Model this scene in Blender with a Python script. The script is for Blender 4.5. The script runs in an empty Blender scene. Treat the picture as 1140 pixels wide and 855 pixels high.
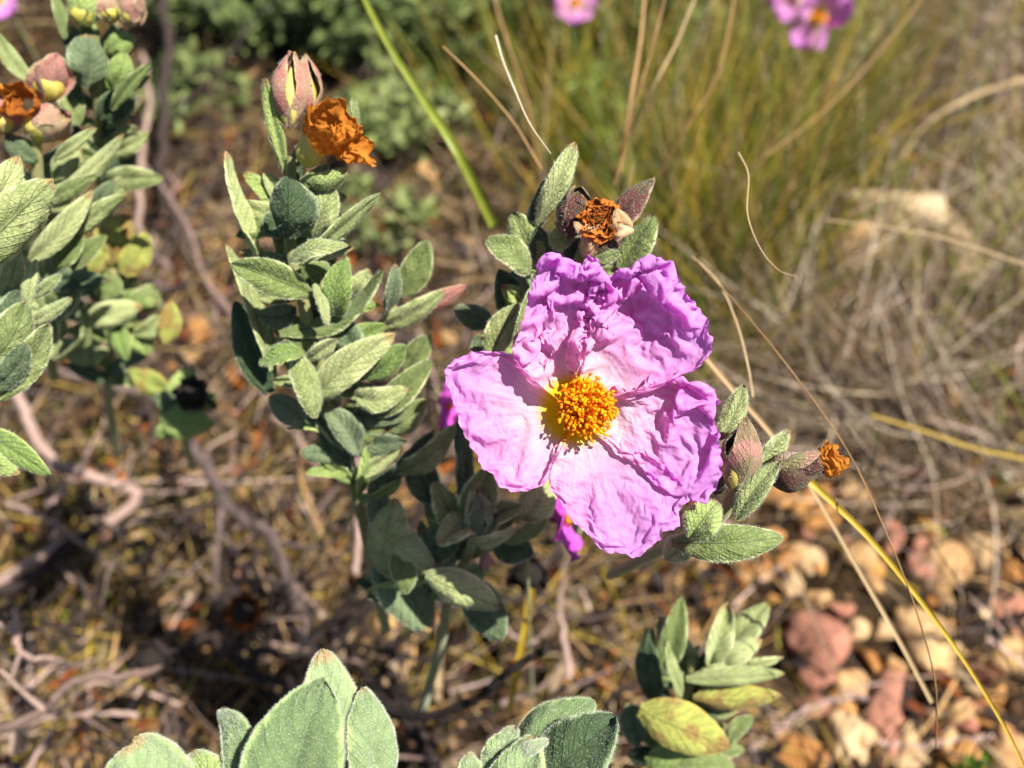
import bpy, math, random
import numpy as np
from mathutils import Vector
R_ = math.radians
sc = bpy.context.scene
COL = sc.collection

# ------------------------------------------------------------------ camera, sky, sun, exposure
H = 0.52; PITCH = 52.0; F = 861.0                 # metres, degrees down, focal length in photo pixels
cam = bpy.data.cameras.new('camera'); camo = bpy.data.objects.new('camera', cam); COL.objects.link(camo)
camo.location = (0, 0, H); camo.rotation_euler = (R_(90 - PITCH), 0, 0)
cam.sensor_width = 36; cam.lens = F / 1140 * 36
cam.clip_start = 0.005; cam.clip_end = 400
cam.dof.use_dof = True; cam.dof.focus_distance = 0.171; cam.dof.aperture_fstop = 8.8
sc.camera = camo
sp, cp = math.sin(R_(PITCH)), math.cos(R_(PITCH))
CR = np.array([1.0, 0, 0]); CU = np.array([0, sp, cp]); CB = np.array([0, -cp, sp]); CO = np.array([0, 0, H])
SUN = CR * .62 + CU * .62 + CB * 1.0; SUN /= np.linalg.norm(SUN)
world = bpy.data.worlds.new('World'); sc.world = world; world.use_nodes = True
wn = world.node_tree; bg = wn.nodes['Background']
sky = wn.nodes.new('ShaderNodeTexSky'); sky.sky_type = 'NISHITA'; sky.sun_disc = False
sky.sun_elevation = math.asin(SUN[2]); sky.sun_rotation = math.atan2(SUN[0], SUN[1])
wn.links.new(sky.outputs[0], bg.inputs[0]); bg.inputs[1].default_value = 0.05
sl = bpy.data.lights.new('sun', 'SUN'); sl.energy = 5.0; sl.angle = R_(0.53); sl.color = (1, .94, .85)
so = bpy.data.objects.new('sun', sl); COL.objects.link(so)
so.rotation_euler = Vector(SUN).to_track_quat('Z', 'Y').to_euler(); so.location = (.5, -.3, 2)
vs = sc.view_settings; vs.view_transform = 'Standard'; vs.look = 'None'; vs.gamma = 1; vs.use_curve_mapping = False
vs.exposure = 1.12
sc.cycles.use_denoising = True
sc.cycles.max_bounces = 6; sc.cycles.transparent_max_bounces = 8; sc.cycles.sample_clamp_indirect = 4

# ------------------------------------------------------------------ helpers
def P(x, y, d):                                   # photo pixel + distance along the view axis -> point in the world
    return CO + CR * ((x - 570) / F * d) + CU * ((427.5 - y) / F * d) - CB * d
def gd(y): return H / (sp - cp * (427.5 - y) / F)  # distance at which that picture row meets the ground
def G(x, y, h=0.0):
    p = P(x, y, gd(y)); s = (H - h) / H
    return CO + (p - CO) * s
def nrm(v):
    v = np.asarray(v, float); return v / (np.linalg.norm(v, axis=-1, keepdims=True) + 1e-12)
class MB:
    def __init__(s): s.V = []; s.F = []; s.M = []; s.U = []; s.n = 0
    def add(s, V, Fa, m=0, U=None):
        V = np.asarray(V, float).reshape(-1, 3); Fa = np.asarray(Fa, int)
        s.V.append(V); s.F.append(Fa + s.n); s.M.append(np.full(len(Fa), m)); s.n += len(V)
        s.U.append(np.zeros((len(V), 2)) if U is None else np.asarray(U, float).reshape(-1, 2))
    def build(s, name, mats, parent=None, loc=None, smooth=True):
        V = np.concatenate(s.V)
        o_loc = np.zeros(3)
        if parent is not None: o_loc = np.array(parent['_w'])
        elif loc is not None: o_loc = np.asarray(loc, float)
        V = V - o_loc
        me = bpy.data.meshes.new(name)
        me.vertices.add(len(V)); me.vertices.foreach_set('co', V.ravel())
        ls = []; st = []; n = 0
        for f in s.F:
            k = f.shape[1]; ls.append(f.ravel()); st.append(np.arange(len(f)) * k + n); n += f.size
        ls = np.concatenate(ls); st = np.concatenate(st)
        me.loops.add(len(ls)); me.loops.foreach_set('vertex_index', ls.astype(np.int32))
        me.polygons.add(len(st)); me.polygons.foreach_set('loop_start', st.astype(np.int32))
        me.polygons.foreach_set('material_index', np.concatenate(s.M).astype(np.int32))
        me.polygons.foreach_set('use_smooth', np.full(len(st), smooth))
        uv = me.uv_layers.new(name='UVMap'); U = np.concatenate(s.U)
        uv.data.foreach_set('uv', U[ls].astype(np.float32).ravel())
        me.update(calc_edges=True); me.validate()
        for m in (mats if isinstance(mats, (list, tuple)) else [mats]): me.materials.append(m)
        o = bpy.data.objects.new(name, me); COL.objects.link(o)
        if parent is not None: o.parent = parent; o.location = (0, 0, 0)
        else: o.location = o_loc
        o['_w'] = [float(c) for c in o_loc]
        return o
def tag(o, label=None, cat=None, group=None, kind=None):
    if label: o['label'] = label
    if cat: o['category'] = cat
    if group: o['group'] = group
    if kind: o['kind'] = kind
    return o
def thing(name, loc, label, cat, group=None):
    o = bpy.data.objects.new(name, None); COL.objects.link(o); o.empty_display_size = .01
    o.location = loc; o['_w'] = [float(c) for c in loc]
    return tag(o, label, cat, group)
def grid_faces(n, m, off=0, flip=False):
    i = np.arange(n - 1)[:, None] * m + np.arange(m - 1)[None, :]; i = i.ravel() + off
    f = np.stack([i, i + 1, i + m + 1, i + m], 1)
    return f[:, ::-1] if flip else f
def cr(pts, n):                                   # Catmull-Rom resample
    p = np.asarray(pts, float)
    if len(p) == 2: return p[0] + (p[1] - p[0]) * np.linspace(0, 1, n)[:, None]
    q = np.vstack([2 * p[0] - p[1], p, 2 * p[-1] - p[-2]])
    t = np.linspace(0, len(p) - 1 - 1e-9, n); k = t.astype(int); f = (t - k)[:, None]
    a, b, c, d = q[k], q[k + 1], q[k + 2], q[k + 3]
    return .5 * (2 * b + (c - a) * f + (2 * a - 5 * b + 4 * c - d) * f ** 2 + (3 * b - 3 * c + d - a) * f ** 3)
def tube(mb, pts, rad, seg=8, m=0, lump=0, rng=None, uv=1.0):
    p = np.asarray(pts, float); n = len(p); r = np.broadcast_to(np.asarray(rad, float), (n,))
    T = nrm(np.gradient(p, axis=0)); a = np.array([.31, .47, .83]); 
    A = nrm(np.cross(T, a)); B = np.cross(T, A)
    th = np.linspace(0, 2 * math.pi, seg, endpoint=False)
    rr = r[:, None] * np.ones(seg)
    if lump: rr = rr * (1 + lump * rng.standard_normal((n, seg)))
    V = p[:, None] + rr[..., None] * (np.cos(th)[None, :, None] * A[:, None] + np.sin(th)[None, :, None] * B[:, None])
    i = np.arange(n - 1)[:, None] * seg + np.arange(seg)[None]; j = np.arange(n - 1)[:, None] * seg + (np.arange(seg)[None] + 1) % seg
    Fq = np.stack([i.ravel(), j.ravel(), (j + seg).ravel(), (i + seg).ravel()], 1)
    L = np.concatenate([[0], np.cumsum(np.linalg.norm(np.diff(p, axis=0), axis=1))])
    U = np.stack([np.repeat(L * uv, seg), np.tile(th / 6.283, n)], 1)
    mb.add(V, Fq, m, U)
    mb.add(np.vstack([V[0], V[-1]]), np.array([[q for q in range(seg)][::-1], [q + seg for q in range(seg)]]), m)

# value noise on arrays
def vnoise(P2, seed=0):
    P2 = np.asarray(P2, float); k = P2.shape[-1]
    i = np.floor(P2).astype(np.int64); f = P2 - i; f = f * f * (3 - 2 * f)
    out = 0
    for c in range(2 ** k):
        w = 1; h = np.full(P2.shape[:-1], seed * 7919 + 13, np.int64)
        for a in range(k):
            b = (c >> a) & 1; w = w * (f[..., a] if b else 1 - f[..., a])
            h = (h * 1103515 + (i[..., a] + b) * (374761393 + 668265 * a)) & 0x7fffffff
            h = ((h ^ (h >> 13)) * 1274126177) & 0x7fffffff
        out = out + w * ((h ^ (h >> 16)) & 0xffff) / 65535.0
    return out * 2 - 1
def fbm(P2, oct=4, seed=0):
    s = 0; a = 1; t = 0
    for o in range(oct): s = s + a * vnoise(np.asarray(P2) * 2 ** o + 17.3 * o, seed + o); t += a; a *= .5
    return s / t

# ------------------------------------------------------------------ materials
def mat(name):
    m = bpy.data.materials.new(name); m.use_nodes = True; nt = m.node_tree; nt.nodes.clear()
    o = nt.nodes.new('ShaderNodeOutputMaterial'); return m, nt, o
def N(nt, t, **kw):
    n = nt.nodes.new(t)
    for k, v in kw.items():
        if k.startswith('_'): setattr(n, k[1:], v)
        else: n.inputs[k.replace('__', ' ')].default_value = v
    return n
def Mth(nt, op, a, b=None, clamp=False):
    n = nt.nodes.new('ShaderNodeMath'); n.operation = op; n.use_clamp = clamp
    for i, v in enumerate((a, b)):
        if v is None: continue
        if isinstance(v, (int, float)): n.inputs[i].default_value = v
        else: nt.links.new(v, n.inputs[i])
    return n.outputs[0]
def ramp(nt, fac, stops, interp='LINEAR'):
    n = nt.nodes.new('ShaderNodeValToRGB'); cr_ = n.color_ramp; cr_.interpolation = interp
    while len(cr_.elements) < len(stops): cr_.elements.new(.5)
    for e, (p, c) in zip(cr_.elements, stops): e.position = p; e.color = tuple(c) + ((1,) if len(c) == 3 else ())
    nt.links.new(fac, n.inputs[0]); return n.outputs[0]
def mix(nt, f, a, b, mode='MIX'):
    n = nt.nodes.new('ShaderNodeMix'); n.data_type = 'RGBA'; n.blend_type = mode
    for i, v in ((0, f), (6, a), (7, b)):
        if isinstance(v, (int, float)): n.inputs[i].default_value = v
        elif isinstance(v, tuple): n.inputs[i].default_value = v + ((1,) if len(v) == 3 else ())
        else: nt.links.new(v, n.inputs[i])
    return n.outputs[2]
def noise(nt, vec, scale, detail=4, rough=.6):
    n = N(nt, 'ShaderNodeTexNoise', Scale=scale, Detail=detail, Roughness=rough)
    if vec is not None: nt.links.new(vec, n.inputs[0])
    return n.outputs[0]
def vecmul(nt, v, s):
    n = nt.nodes.new('ShaderNodeVectorMath'); n.operation = 'MULTIPLY'; nt.links.new(v, n.inputs[0]); n.inputs[1].default_value = s
    return n.outputs[0]
def bump(nt, h, dist, strength=1.0, prev=None):
    n = N(nt, 'ShaderNodeBump', Strength=strength, Distance=dist); nt.links.new(h, n.inputs['Height'])
    if prev is not None: nt.links.new(prev, n.inputs['Normal'])
    return n.outputs[0]
def surf(nt, out, col, rough=.8, nor=None, transl=0, tcol=None, sheen=0, spec=.3, sheen_tint=(.9, 1, .85, 1), sss=0):
    p = N(nt, 'ShaderNodeBsdfPrincipled', Roughness=rough)
    p.inputs['Specular IOR Level'].default_value = spec
    p.inputs['Sheen Weight'].default_value = sheen; p.inputs['Sheen Roughness'].default_value = .45; p.inputs['Sheen Tint'].default_value = sheen_tint
    if isinstance(col, tuple): p.inputs[0].default_value = col + (1,)
    else: nt.links.new(col, p.inputs[0])
    if nor is not None: nt.links.new(nor, p.inputs['Normal'])
    if transl:
        t = nt.nodes.new('ShaderNodeBsdfTranslucent'); c = tcol if tcol is not None else col
        if isinstance(c, tuple): t.inputs[0].default_value = c + (1,)
        else: nt.links.new(c, t.inputs[0])
        if nor is not None: nt.links.new(nor, t.inputs['Normal'])
        x = N(nt, 'ShaderNodeMixShader', Fac=transl); nt.links.new(p.outputs[0], x.inputs[1]); nt.links.new(t.outputs[0], x.inputs[2])
        nt.links.new(x.outputs[0], out.inputs[0])
    else: nt.links.new(p.outputs[0], out.inputs[0])
    return p
def uvxyz(nt):
    t = nt.nodes.new('ShaderNodeTexCoord'); s = nt.nodes.new('ShaderNodeSeparateXYZ'); nt.links.new(t.outputs['UV'], s.inputs[0])
    return t, s.outputs[0], s.outputs[1]
def rnd(nt): return nt.nodes.new('ShaderNodeObjectInfo').outputs['Random']

def petal_mat():
    m, nt, out = mat('petal'); t, u, v = uvxyz(nt)
    obj = t.outputs['Object']
    # u = distance from the flower's middle in cm, v = angle round it (radians)
    st = nt.nodes.new('ShaderNodeCombineXYZ'); nt.links.new(Mth(nt, 'MULTIPLY', u, 1.3), st.inputs[0]); nt.links.new(Mth(nt, 'MULTIPLY', v, 22.0), st.inputs[1])
    streak = noise(nt, st.outputs[0], 1.0, 5, .65)
    uu = Mth(nt, 'ADD', u, Mth(nt, 'MULTIPLY', Mth(nt, 'SUBTRACT', streak, .5), .55))
    uu = Mth(nt, 'DIVIDE', uu, 3.4)
    base = ramp(nt, uu, [(0.0, (.90, .70, .0)), (.19, (.92, .78, .005)), (.285, (.95, .74, .79)), (.50, (.93, .52, .80)), (.68, (.88, .43, .84)), (1, (.82, .40, .87))], 'EASE')
    veins = ramp(nt, streak, [(.42, (.86, .70, .90)), (.56, (1, 1, 1))])
    c = mix(nt, .55, base, veins, 'MULTIPLY')
    blot = noise(nt, obj, 160, 3, .6)
    c = mix(nt, .5, c, ramp(nt, blot, [(.35, (.88, .82, 1.0)), (.65, (1.0, 1.0, .97))]), 'MULTIPLY')
    tc = mix(nt, 1.0, c, (1.0, .52, .88), 'MULTIPLY')
    n1 = bump(nt, streak, .0003, .7)
    # fine crumple: ridged voronoi cells
    vo = N(nt, 'ShaderNodeTexVoronoi', Scale=270, Randomness=1); vo.feature = 'F1'; vo.distance = 'EUCLIDEAN'
    w = nt.nodes.new('ShaderNodeVectorMath'); w.operation = 'ADD'; nz = N(nt, 'ShaderNodeTexNoise', Scale=250, Detail=3); nt.links.new(obj, nz.inputs[0])
    nt.links.new(obj, w.inputs[0]); nt.links.new(vecmul(nt, nz.outputs[1], (.006, .006, .006)), w.inputs[1]); nt.links.new(w.outputs[0], vo.inputs[0])
    n2 = bump(nt, vo.outputs[0], .0009, .42, n1)
    n3 = bump(nt, noise(nt, obj, 1500, 3, .6), .0001, .5, n2)
    surf(nt, out, c, .62, n3, .54, tc, sheen=.12, spec=.18, sheen_tint=(1, .9, 1, 1))
    return m
def leaf_mat(name, c1, c2, edge=None, veins=1.0, blotch=None, transl=.12, sheen=.16, tcol=None, speck=.65, hole=None):
    m, nt, out = mat(name); t, u, v = uvxyz(nt); obj = t.outputs['Object']
    av = Mth(nt, 'ABSOLUTE', v)
    lat = Mth(nt, 'PINGPONG', Mth(nt, 'SUBTRACT', Mth(nt, 'MULTIPLY', u, 8.0), Mth(nt, 'MULTIPLY', av, 2.6)), .5)
    latv = Mth(nt, 'SUBTRACT', 1, Mth(nt, 'MULTIPLY', lat, 6.0), True)          # 1 on a side vein
    midv = Mth(nt, 'SUBTRACT', 1, Mth(nt, 'MULTIPLY', av, 13.0), True)
    vo = N(nt, 'ShaderNodeTexVoronoi', Scale=900); vo.feature = 'DISTANCE_TO_EDGE'; nt.links.new(obj, vo.inputs[0])
    ret = Mth(nt, 'SUBTRACT', 1, Mth(nt, 'MULTIPLY', vo.outputs[0], 5.0), True)
    groove = Mth(nt, 'MAXIMUM', Mth(nt, 'MAXIMUM', Mth(nt, 'MULTIPLY', latv, .75), midv), Mth(nt, 'MULTIPLY', ret, .42))
    n = noise(nt, obj, 260, 5, .65); r = rnd(nt)
    f = Mth(nt, 'ADD', Mth(nt, 'MULTIPLY', n, .75), Mth(nt, 'MULTIPLY', Mth(nt, 'SUBTRACT', r, .5), .6))
    c = ramp(nt, f, [(.2, c1), (.62, c2)])
    c = mix(nt, Mth(nt, 'MULTIPLY', groove, .45 * veins), c, tuple(x * .45 for x in c1))
    if blotch:
        b = noise(nt, obj, 140, 3, .5); bf = ramp(nt, b, [(.48, (0, 0, 0)), (.58, (1, 1, 1))])
        c = mix(nt, Mth(nt, 'MULTIPLY', bf, .85), c, blotch)
    if edge:
        ef = ramp(nt, Mth(nt, 'ADD', av, Mth(nt, 'MULTIPLY', Mth(nt, 'SUBTRACT', n, .5), .55)), [(.86, (0, 0, 0)), (1.0, (.85, .85, .85))])  # paler margin: light caught by the edge hairs, painted into the colour
        c = mix(nt, ef, c, edge)
    tipf = ramp(nt, Mth(nt, 'ADD', u, Mth(nt, 'MULTIPLY', Mth(nt, 'SUBTRACT', r, .6), .12)), [(.93, (0, 0, 0)), (.985, (1, 1, 1))])
    c = mix(nt, Mth(nt, 'MULTIPLY', tipf, .8), c, (.36, .22, .09))
    dots = noise(nt, obj, 420, 1, .5); c = mix(nt, ramp(nt, dots, [(.76, (0, 0, 0)), (.79, (.8, .8, .8))]), c, (.12, .07, .03))
    sp_ = noise(nt, obj, 3600, 2, .7)
    c = mix(nt, Mth(nt, 'MULTIPLY', ramp(nt, sp_, [(.60, (0, 0, 0)), (.74, (1, 1, 1))]), speck), c, (.76, .80, .64))  # pale specks: sparkle of the felt hairs painted into the colour
    h = Mth(nt, 'SUBTRACT', Mth(nt, 'MULTIPLY', n, .5), Mth(nt, 'MULTIPLY', groove, 1.0 * veins))
    n1 = bump(nt, h, .00055, .85); n2 = bump(nt, sp_, .00025, .6, n1)
    surf(nt, out, c, .85, n2, transl, tcol or mix(nt, 1.0, c, (1.0, 1.15, .35), 'MULTIPLY'), sheen=sheen, spec=.12)
    return m
def plain(name, c1, c2, scale=200, rough=.85, bs=.0005, transl=0, sheen=0, streaky=False, spec=.25, c3=None, bstr=.7):
    m, nt, out = mat(name); t = nt.nodes.new('ShaderNodeTexCoord'); obj = t.outputs['Object']
    if streaky:
        s, u, v = t, *uvxyz(nt)[1:]; cb = nt.nodes.new('ShaderNodeCombineXYZ')
        nt.links.new(Mth(nt, 'MULTIPLY', u, 60.0), cb.inputs[0]); nt.links.new(Mth(nt, 'MULTIPLY', v, 14.0), cb.inputs[1]); nt.links.new(rnd(nt), cb.inputs[2])
        n = noise(nt, cb.outputs[0], 1, 5, .65)
    else: n = noise(nt, obj, scale, 5, .62)
    g = N(nt, 'ShaderNodeNewGeometry').outputs['Random Per Island']; r = Mth(nt, 'ADD', rnd(nt), g)
    f = Mth(nt, 'ADD', Mth(nt, 'MULTIPLY', n, .8), Mth(nt, 'MULTIPLY', Mth(nt, 'SUBTRACT', r, .9), .35))
    st = [(.25, c1), (.65, c2)] + ([(.85, c3)] if c3 else [])
    c = ramp(nt, f, st)
    surf(nt, out, c, rough, bump(nt, n, bs, bstr), transl, None, sheen=sheen, spec=spec)
    return m
M = {}
M['petal'] = petal_mat()
M['petalshade'] = plain('shaded_petal', (.50, .05, .42), (.62, .10, .55), 200, .6, .0004, .3)  # shaded copy of the petal, its shade painted in as deeper magenta
M['stamen'] = plain('stamen', (.97, .36, .001), (.99, .50, .003), 600, .55, .0001, .55)
M['anther'] = plain('anther', (.97, .27, .001), (.99, .43, .002), 1500, .6, .0002, .3)
M['pistil'] = plain('pistil', (.70, .65, .10), (.80, .75, .15), 500, .5, .0001, .2)
M['hair'] = plain('leaf_hair', (.55, .62, .48), (.70, .74, .62), 100, .7, .0001, .3)
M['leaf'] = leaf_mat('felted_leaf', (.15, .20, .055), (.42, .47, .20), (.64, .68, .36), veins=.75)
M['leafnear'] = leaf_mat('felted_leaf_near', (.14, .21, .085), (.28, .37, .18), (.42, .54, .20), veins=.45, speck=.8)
M['leafdark'] = leaf_mat('felted_leaf_dark', (.055, .095, .04), (.18, .235, .12), (.34, .41, .24), veins=1.0, speck=.25)  # darker copy of the felted leaf; shade of back and inner leaves painted in
M['leafyellow'] = leaf_mat('yellowing_leaf', (.27, .33, .07), (.46, .46, .10), (.62, .50, .10), blotch=(.30, .17, .05), transl=.2)
M['leaflime'] = leaf_mat('pale_green_leaf', (.20, .30, .07), (.36, .46, .14), (.50, .55, .18), transl=.22)
M['sepal'] = leaf_mat('sepal', (.20, .10, .08), (.30, .26, .12), (.45, .36, .22), veins=.5, blotch=(.42, .20, .17), transl=.2)
M['sepalpink'] = leaf_mat('pink_sepal', (.42, .20, .16), (.50, .34, .22), (.55, .50, .25), veins=.4, blotch=(.50, .20, .17), transl=.3)
M['sepaldark'] = leaf_mat('dark_sepal', (.06, .045, .025), (.14, .10, .05), (.40, .28, .20), veins=.6, blotch=(.10, .03, .03), transl=.1)
M['rust'] = plain('withered_petal', (.34, .10, .012), (.70, .27, .03), 700, .75, .0004, .45, c3=(.85, .48, .12))
M['rustdark'] = plain('withered_stamen', (.10, .02, .004), (.42, .12, .012), 900, .8, .0005)
M['tan'] = plain('dry_sepal', (.40, .24, .11), (.66, .46, .26), 400, .8, .0004, .15)
M['capsule'] = plain('capsule_skin', (.42, .36, .05), (.62, .54, .14), 200, .5, .0003, .15, c3=(.6, .4, .25))
M['stem'] = plain('green_stem', (.16, .17, .06), (.28, .26, .10), 300, .85, .0004, sheen=.3)
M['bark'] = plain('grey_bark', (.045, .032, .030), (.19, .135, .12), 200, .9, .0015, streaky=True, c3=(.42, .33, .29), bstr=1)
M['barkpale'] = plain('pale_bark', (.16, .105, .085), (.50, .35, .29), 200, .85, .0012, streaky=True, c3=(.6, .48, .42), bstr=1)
M['barkdark'] = plain('dark_bark', (.010, .007, .006), (.045, .030, .026), 200, .9, .0012, streaky=True)  # near-black bark; shade of the tangle and litter gaps is painted in too
M['straw'] = plain('straw', (.42, .28, .13), (.62, .46, .26), 100, .6, .0002, .15, streaky=True, spec=.4)
M['strawpale'] = plain('pale_straw', (.60, .48, .34), (.78, .68, .54), 100, .55, .0002, .15, spec=.4)
M['strawbrown'] = plain('brown_straw', (.20, .11, .04), (.42, .25, .09), 100, .6, .0002, .1, spec=.4)
M['grass'] = plain('green_blade', (.16, .22, .02), (.30, .34, .045), 100, .5, .0002, .35, spec=.4)
M['yellow'] = plain('yellow_blade', (.48, .32, .03), (.66, .48, .07), 100, .5, .0002, .3, spec=.4)
M['black'] = plain('black_seed_head', (.006, .005, .004), (.02, .015, .012), 400, .9, .0008)

# ------------------------------------------------------------------ the open flower: petals crumpled by a small cloth relaxation
D0 = 0.171; MMPX = D0 / F
def upsample(A, n, m):
    a, b = A.shape[:2]; i = np.linspace(0, a - 1, n); j = np.linspace(0, b - 1, m)
    i0 = np.minimum(i.astype(int), a - 2); j0 = np.minimum(j.astype(int), b - 2); fi = (i - i0)[:, None, None]; fj = (j - j0)[None, :, None]
    return (A[i0][:, j0] * (1 - fi) * (1 - fj) + A[i0 + 1][:, j0] * fi * (1 - fj) + A[i0][:, j0 + 1] * (1 - fi) * fj + A[i0 + 1][:, j0 + 1] * fi * fj)
def crumple(target, growth, seed, levels=((15, 20), (29, 39), (57, 77), (113, 153)), its=(260, 160, 90, 40), bend=(.12, .22, .32, .4), zsoft=.002, rim=.05, amp=3.2):
    """target(u, v) -> (n, m, 3) rest surface; growth(u, v) -> how much larger than that the sheet really is"""
    rng = np.random.default_rng(seed); X = None
    for (n, m), it, bd in zip(levels, its, bend):
        u = np.linspace(0, 1, n)[:, None] * np.ones(m); v = np.ones(n)[:, None] * np.linspace(0, 1, m)
        T = target(u, v); g = growth(u, v)
        gu, gv = (g if isinstance(g, tuple) else (g, g))
        if X is None: X = T + rng.standard_normal(T.shape) * amp * np.minimum(1, u * 2)[..., None] * [.5, .5, 1.6]
        else: X = upsample(X, n, m) + rng.standard_normal(T.shape) * (T[1, 0, 0] * 0 + amp * (4 if n < 40 else 1.5) / n) * np.minimum(1, u * 2)[..., None]
        gb = (gu + gv) / 2
        def rest(s1, s2, gg): return np.linalg.norm(T[s1] - T[s2], axis=-1) * (gg[s1] + gg[s2]) / 2
        S = slice
        cons = []
        def addc(s1, s2, gg, k):
            cons.append((s1, s2, rest(s1, s2, gg), k))
        for p in (0, 1):
            a = n - 1 - p; addc((S(p, p + (a // 2) * 2, 2), S(None)), (S(p + 1, p + 1 + (a // 2) * 2, 2), S(None)), gu, 1.0) if a >= 2 else None
            a = m - 1 - p; addc((S(None), S(p, p + (a // 2) * 2, 2)), (S(None), S(p + 1, p + 1 + (a // 2) * 2, 2)), gv, 1.0)
            a = n - 1 - p
            addc((S(p, p + (a // 2) * 2, 2), S(0, m - 1)), (S(p + 1, p + 1 + (a // 2) * 2, 2), S(1, m)), gb, .5)
            addc((S(p, p + (a // 2) * 2, 2), S(1, m)), (S(p + 1, p + 1 + (a // 2) * 2, 2), S(0, m - 1)), gb, .5)
        addb = [((S(0, n - 2), S(None)), (S(2, n), S(None)), gu), ((S(None), S(0, m - 2)), (S(None), S(2, m)), gv)]
        bc = [(a, b, rest(a, b, gg)) for a, b, gg in addb]
        ku = np.clip(1 - u * 5, 0, 1)[..., None]
        ed = np.maximum(np.clip((u - .93) / .07, 0, 1), 0)
        side = np.clip(1 - np.minimum(v, 1 - v) / .05, 0, 1)
        kr = (np.maximum(ed, side * 2.0) * rim)[..., None]
        for q in range(it):
            for s1, s2, r, k in cons:
                d = X[s2] - X[s1]; L = np.linalg.norm(d, axis=-1) + 1e-9
                c = (.5 * k * (L - r) / L)[..., None] * d * .9
                X[s1] += c; X[s2] -= c
            for s1, s2, r in bc:
                d = X[s2] - X[s1]; L = np.linalg.norm(d, axis=-1) + 1e-9
                c = (.5 * bd * np.minimum(0, L - r * .985) / L)[..., None] * d
                X[s1] += c * .6; X[s2] -= c * .6
            X += (T - X) * np.maximum(np.maximum(ku, kr), .002) * [1, 1, .5]
            X[..., 2] += (T[..., 2] - X[..., 2]) * zsoft
    return X
def petal(mb, base, outline, zf, growth, seed, notch=2.6, fold=6.0):
    o = np.array(outline, float); o = o[np.concatenate([[True], np.linalg.norm(np.diff(o, axis=0), axis=1) > 1])]
    L = np.concatenate([[0], np.cumsum(np.linalg.norm(np.diff(o, axis=0), axis=1))]); L /= L[-1]
    base = np.array(base, float)
    def target(u, v):
        ex = np.interp(v, L, o[:, 0]); ey = np.interp(v, L, o[:, 1])
        j = notch * fbm(np.stack([v * 26, v * 0 + seed], -1), 3, seed) * np.clip(u * 3 - 2, 0, 1)
        dx, dy = ex - base[0], ey - base[1]; dl = np.hypot(dx, dy)
        k = u * (1 + j / dl)
        bw = (v - .5) * 5
        x = base[0] + dx * k + (-dy / dl) * bw * (1 - u) * 0; y = base[1] + dy * k
        c = np.clip((sum(growth(u, v)) / 2 if isinstance(growth(u, v), tuple) else growth(u, v)) - 1, 0, .6) / .45
        WL = 20 if seed > 30 else 26
        q = np.stack([x / WL + .35 * fbm(np.stack([x / 30, y / 30], -1), 2, seed + 5), y / WL], -1)
        rd = (.42 - np.abs(fbm(q, 2, seed + 2))) * 2 + .35 * (.3 - np.abs(fbm(q * 2.6 + 3, 2, seed + 6))) * 2
        dx2 = fbm(q * 1.3 + 31, 2, seed + 7); dy2 = fbm(q * 1.3 + 57, 2, seed + 8)
        inn = np.clip((1 - u) * 9, 0, 1)
        return np.stack([x + 5 * c * dx2 * inn, y + 5 * c * dy2 * inn, zf(u, v) + fold * c * rd], -1)
    X = crumple(target, growth, seed)
    n, m = X.shape[:2]
    W = P_arr(X)
    T = target(*np.meshgrid(np.linspace(0, 1, n), np.linspace(0, 1, m), indexing='ij'))
    rr = np.hypot(T[..., 0] - 641, T[..., 1] - 456) * MMPX * 100
    uu = np.linspace(0, 1, n)[:, None] * np.ones(m)
    an = np.interp(np.linspace(0, 1, m), L, np.unwrap(np.arctan2(o[:, 1] - base[1], o[:, 0] - base[0])))[None] * np.ones((n, 1))
    mb.add(W.reshape(-1, 3), grid_faces(n, m), 0, np.stack([rr, an + seed], -1))
def P_arr(X):
    d = D0 - X[..., 2:3] * MMPX
    return CO + CR * ((X[..., 0:1] - 570) / F * d) + CU * ((427.5 - X[..., 1:2]) / F * d) - CB * d
sm = lambda x, a, b: (lambda t: t * t * (3 - 2 * t))(np.clip((x - a) / (b - a), 0, 1))
fl = thing('rockrose_flower', P(640, 462, D0 + .004), 'large open pink flower with five crumpled petals and an orange yellow centre', 'flower')
OL = [(614, 428), (598, 392), (584, 391), (570, 394), (545, 391), (525, 393), (508, 400), (496, 412), (497, 425), (502, 440), (508, 460), (514, 478), (522, 492), (532, 508), (536, 522), (548, 530), (556, 542), (570, 547), (588, 546), (600, 540), (608, 528), (615, 518), (622, 506), (630, 500)]
OUL = [(606, 433), (592, 420), (583, 412), (571, 398), (570, 388), (577, 372), (583, 355), (590, 330), (597, 305), (605, 283), (612, 281), (622, 286), (636, 292), (646, 301), (655, 285), (664, 290), (668, 305), (674, 318), (674, 335), (664, 355), (655, 380), (650, 408)]
OUR = [(646, 405), (646, 370), (650, 340), (664, 320), (680, 308), (690, 300), (705, 303), (712, 296), (722, 290), (735, 287), (748, 298), (760, 318), (768, 330), (775, 340), (788, 358), (790, 372), (794, 375), (792, 392), (778, 408), (760, 417), (745, 424), (727, 430), (700, 436), (680, 442)]
OR_ = [(680, 438), (700, 433), (712, 431), (725, 428), (745, 427), (765, 428), (780, 432), (795, 444), (800, 447), (790, 460), (797, 475), (800, 490), (804, 510), (803, 530), (797, 545), (785, 560), (775, 558), (765, 550), (748, 546), (728, 530), (705, 515), (685, 505)]
OB = [(690, 500), (715, 505), (742, 520), (765, 545), (766, 556), (757, 570), (756, 585), (748, 590), (738, 592), (736, 600), (722, 608), (712, 618), (705, 621), (695, 617), (680, 617), (668, 612), (660, 600), (650, 590), (640, 582), (630, 568), (622, 555), (614, 545), (612, 528), (616, 510), (622, 498), (628, 492)]
PB = (641, 460)
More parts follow.
